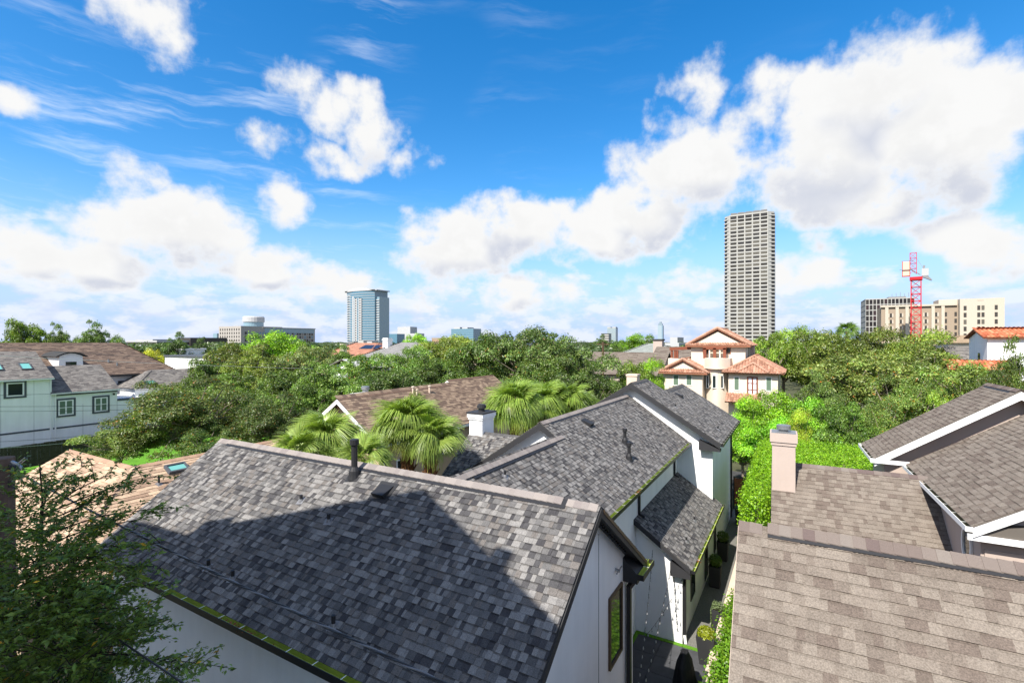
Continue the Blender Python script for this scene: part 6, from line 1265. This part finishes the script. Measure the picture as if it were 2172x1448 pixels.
# ------------------------------------------------------------------ tall house behind the viewpoint, whose shadow lies on the near roof
bh = thing('tall_townhouse', 'tall stucco townhouse with gabled top behind the viewpoint', 'house', (-8, -6, 0))
apx, apz, yf = -8.04, 18.13, -1.5
k = MB(); k.prism([(-12.3, 0), (-2.2, 0), (-2.2, apz - .69 * 5.84), (-5.72, apz - .69 * 2.32), (-5.98, apz - .69 * 2.06), (apx, apz), (-11.92, 15.57), (-12.3, 15.50)], 'y', yf, yf - 12); k.build('wall', M['white'], bh)
k = MB(); k.box(-5.75, yf - .4, 16.2, -5.40, yf - .003, 17.0); k.build('chimney', M['white'], bh)
k = MB(); k.prism([(-13.1, 0), (-12.303, 0), (-12.303, 15.78), (-13.05, 15.28), (-13.1, 14.7)], 'y', yf, yf - 6); k.prism([(-15.6, 0), (-13.103, 0), (-13.103, 14.68), (-15.6, 14.5)], 'y', yf, yf - 6); k.build('side_wing', M['white'], bh)
for x in (-10.5, -8, -5.5):
    for z in (3, 6.5, 10, 13): window(bh, (x, yf, z), (1, 0, 0), 1.2, 1.7, (0, 1, 0), M['black'], M['glass'], .06, .05, mull=(0,))
k = MB(); k.slab((apx, yf + .05, apz + .1), (-1.9, yf + .05, apz + .1 - .69 * 6.14), (-1.9, yf - 12, apz + .1 - .69 * 6.14), (apx, yf - 12, apz + .1), .09); k.slab((apx, yf + .05, apz + .1), (-12.3, yf + .05, 15.4), (-12.3, yf - 12, 15.4), (apx, yf - 12, apz + .1), .09); k.build('roof', M['deck'], bh)

# ------------------------------------------------------------------ foreground tree at the lower left
def fore_tree():
    base = at(85, 1300, 6.6); bx, by = base.x, base.y; th = thing('foreground_tree', 'small leaved evergreen tree in shade at the lower left corner', 'tree', (bx, by, 0)); rng = random.Random(12); nr_ = np.random.default_rng(12); k = MB(); C, N, D, T_ = [], [], [], []
    zt = 8.75; k.tube([(bx + .03 * math.sin(i * 1.7), by + .03 * math.cos(i * 1.3), zt * i / 16) for i in range(17)], [.105 * (1 - i / 16) ** 1.25 + .008 for i in range(17)], 8)
    right = Vector((math.cos(TH), math.sin(TH), 0)); fwd = Vector((-math.sin(TH), math.cos(TH), 0))
    def twig(p, d, L, r, lv):
        q = p + d * L; k.tube([p, p.lerp(q, .5) + Vector((0, 0, .04 * L)), q], [r, r * .7, r * .35], 4, False)
        if lv == 0:
            n = int(L / .017)
            for i in range(n):
                f = (i + .3) / n; c = p.lerp(q, f) + Vector((rng.gauss(0, .008), rng.gauss(0, .008), rng.gauss(0, .008))); o = (d * .7 + Vector((rng.gauss(0, .7), rng.gauss(0, .7), rng.gauss(0, .5)))).normalized(); C.append(c + o * .036); D.append(o); N.append(Vector((rng.gauss(0, .5), rng.gauss(0, .5), 1)))
            return
        n = int(L / (.17 if lv == 1 else .21)) + 2
        for i in range(n):
            f = .25 + .75 * (i + rng.random()) / n; dd = (d * .75 + Vector((rng.gauss(0, .62), rng.gauss(0, .62), rng.gauss(.12, .32)))).normalized(); twig(p.lerp(q, min(f, 1)), dd, L * rng.uniform(.32, .5) if lv > 1 else rng.uniform(.22, .42), r * .5, lv - 1)
    nl_ = 84
    for i in range(nl_):
        f = i / nl_; z = 4.3 + f ** 1.25 * 4.3; a = i * 2.399 + rng.uniform(-.3, .3); L = (1.35 * (1 - f) ** .8 + .26) * rng.uniform(.65, 1.12); d = Vector((math.cos(a), math.sin(a), rng.uniform(.02, .38) + f * .5)).normalized(); twig(Vector((bx, by, z)), d, L, .015 * (1.2 - f), 2 if f < .72 else 1)
    for (px, py, d_) in ((330, 1010, 6.9), (290, 1040, 6.6), (240, 1000, 7.0), (350, 1075, 6.4), (345, 1150, 6.2), (335, 1240, 6.0), (310, 1330, 5.9), (465, 1412, 5.8), (380, 1405, 5.8), (180, 985, 7.1), (110, 1010, 7.2), (300, 1100, 6.4), (330, 1200, 6.1), (300, 1290, 6), (250, 1390, 5.9), (120, 1120, 6), (60, 1200, 5.6), (160, 1280, 5.5), (210, 1180, 5.9), (60, 1340, 5.4), (150, 1410, 5.3)):
        q = at(px, py, d_); s = Vector((bx, by, q.z - .45)); twig(s, (q - s).normalized(), (q - s).length, .012, 2 if (q.z < 8.2 and px < 300) else 1)
    k.build('trunk', mat('dark_bark', (.045, .036, .03), .95, .1, noise=.3, nscale=20), th); n = len(C); C, N, D = (np.array([list(v) for v in q], np.float32) for q in (C, N, D)); t = nr_.uniform(.5, 1.55, n); yl = nr_.random(n) < .012; col = np.stack([t * nr_.uniform(.85, 1.15, n), t, t * .9], 1); col[yl] *= np.array([4, 1.6, .8])
    link('crown', leaf_mesh('crown', C, N, D, .078 * nr_.uniform(.6, 1.3, n), .42, col.astype(np.float32), M['leaf']), th).color = (.16, .24, .045, 1); return n
NFT = fore_tree()

# ------------------------------------------------------------------ pole, service cable and overhead wires
pb = at(2, 1000, 9.4); up_ = thing('utility_pole', 'weathered wooden utility pole cut by the left edge', 'pole', (pb.x, pb.y, 0)); pt = at(8, 971, 9.4); k = MB(); k.tube([(pb.x, pb.y, 0), (pb.x, pb.y, pt.z)], [.24, .20], 14); k.build('shaft', M['pole'], up_)
k = MB(); c = Vector((pb.x, pb.y, pt.z - .12)); rr_ = Vector((math.cos(TH), math.sin(TH), 0)); fw2 = Vector((-math.sin(TH), math.cos(TH), 0))
k.bar(c + rr_ * .18, c + rr_ * .36 - Vector((0, 0, .12)), .05); k.tube([c + rr_ * .2 + Vector((0, 0, .05)), c + rr_ * .32, c + rr_ * .42 - Vector((0, 0, .1))], .03, 6); k.bar(c + rr_ * .3, c + rr_ * .46 + Vector((0, 0, .13)), .014); k.bar(c + rr_ * .32 - Vector((0, 0, .03)), c + rr_ * .50 + Vector((0, 0, .11)), .012); k.build('clamp', M['alu'], up_)
for i in range(6):
    k = MB(); s = c + rr_ * (.2 + .03 * i) - fw2 * .05; k.tube([s, s + rr_ * (.05 + .02 * i) - Vector((0, 0, .14 + .05 * i)), s + rr_ * (.0 + .015 * i) - Vector((0, 0, .34 + .04 * i)), s - rr_ * (.10 - .02 * i) - Vector((0, 0, .42)), s - rr_ * (.14 - .03 * i) - Vector((0, 0, .2 + .03 * i))], .009, 6); k.build('drip_loop', M['wire'], up_)
def cable(name, label, p, q, sag, r, strands=1, m=None, n=40, pitch=.5):
    p, q = Vector(p), Vector(q); th = thing(name, label, 'cable', (p.x, p.y, 0)); L = (q - p).length; d = (q - p).normalized(); a = d.cross(Vector((0, 0, 1))).normalized(); b = a.cross(d)
    for s in range(strands):
        pts = []
        for i in range(n + 1):
            f = i / n; c = p.lerp(q, f) - Vector((0, 0, sag * 4 * f * (1 - f)))
            if strands > 1: w_ = f * L / pitch * 2 * math.pi + s * 2 * math.pi / strands; c += (a * math.cos(w_) + b * math.sin(w_)) * r * 1.08
            pts.append(c)
        k = MB(); k.tube(pts, r, 6); k.build('strand', (M['cable_grey'] if (s == 2 and strands > 1) else m or M['wire']), th, smooth=True)
    return th
cable('service_cable', 'twisted black service cable crossing above the near roof', at(35, 1000, 9.3), at(1330, 1632, 3.0), .05, .008, 3, n=220, pitch=.55)
cable('lower_service_cable', 'single black cable crossing the foreground tree low down', at(20, 1190, 8.6), at(560, 1560, 4.2), .04, .011)
for i, (a, b, d0, d1, lb_) in enumerate((((-40, 733), (720, 779), 33, 46, 'topmost overhead wire in front of the brown roof'), ((-40, 752), (720, 783), 33, 46, 'second overhead wire in front of the brown roof'), ((-40, 839), (440, 818), 32, 44, 'faint wire across the left window of the panelled house'), ((-40, 862), (430, 852), 31, 43, 'upper of two wires across the paired windows'), ((-40, 872), (430, 862), 31, 43, 'lower of two wires across the paired windows'), ((-40, 938), (260, 914), 30, 40, 'upper wire along the wooden fence'), ((-40, 952), (260, 925), 30, 40, 'lower wire along the wooden fence'))):
    cable('overhead_wire', lb_, at(*a, d0), at(*b, d1), .12, .013 if i != 0 else .018, 1, M['alu'] if i in (1, 6) else M['wire'], 24)
x, y = spot(1279, 60); pp = thing('wooden_pole', 'slim brown utility pole standing among the crowns left of the low taupe roof', 'pole', (x, y, 0)); k = MB(); k.tube([(x, y, 0), (x, y, at(1279, 725, 60).z)], .14, 8); k.build('shaft', M['bronze'], pp); k = MB(); k.box(x - .8, y - .06, at(1279, 731, 60).z, x + .8, y + .06, at(1279, 729, 60).z); k.build('cross_arm', M['bronze'], pp)
print('fore tree leaves', NFT, 'objects', len(bpy.data.objects), 'tris', sum(len(m_.polygons) for m_ in bpy.data.meshes))
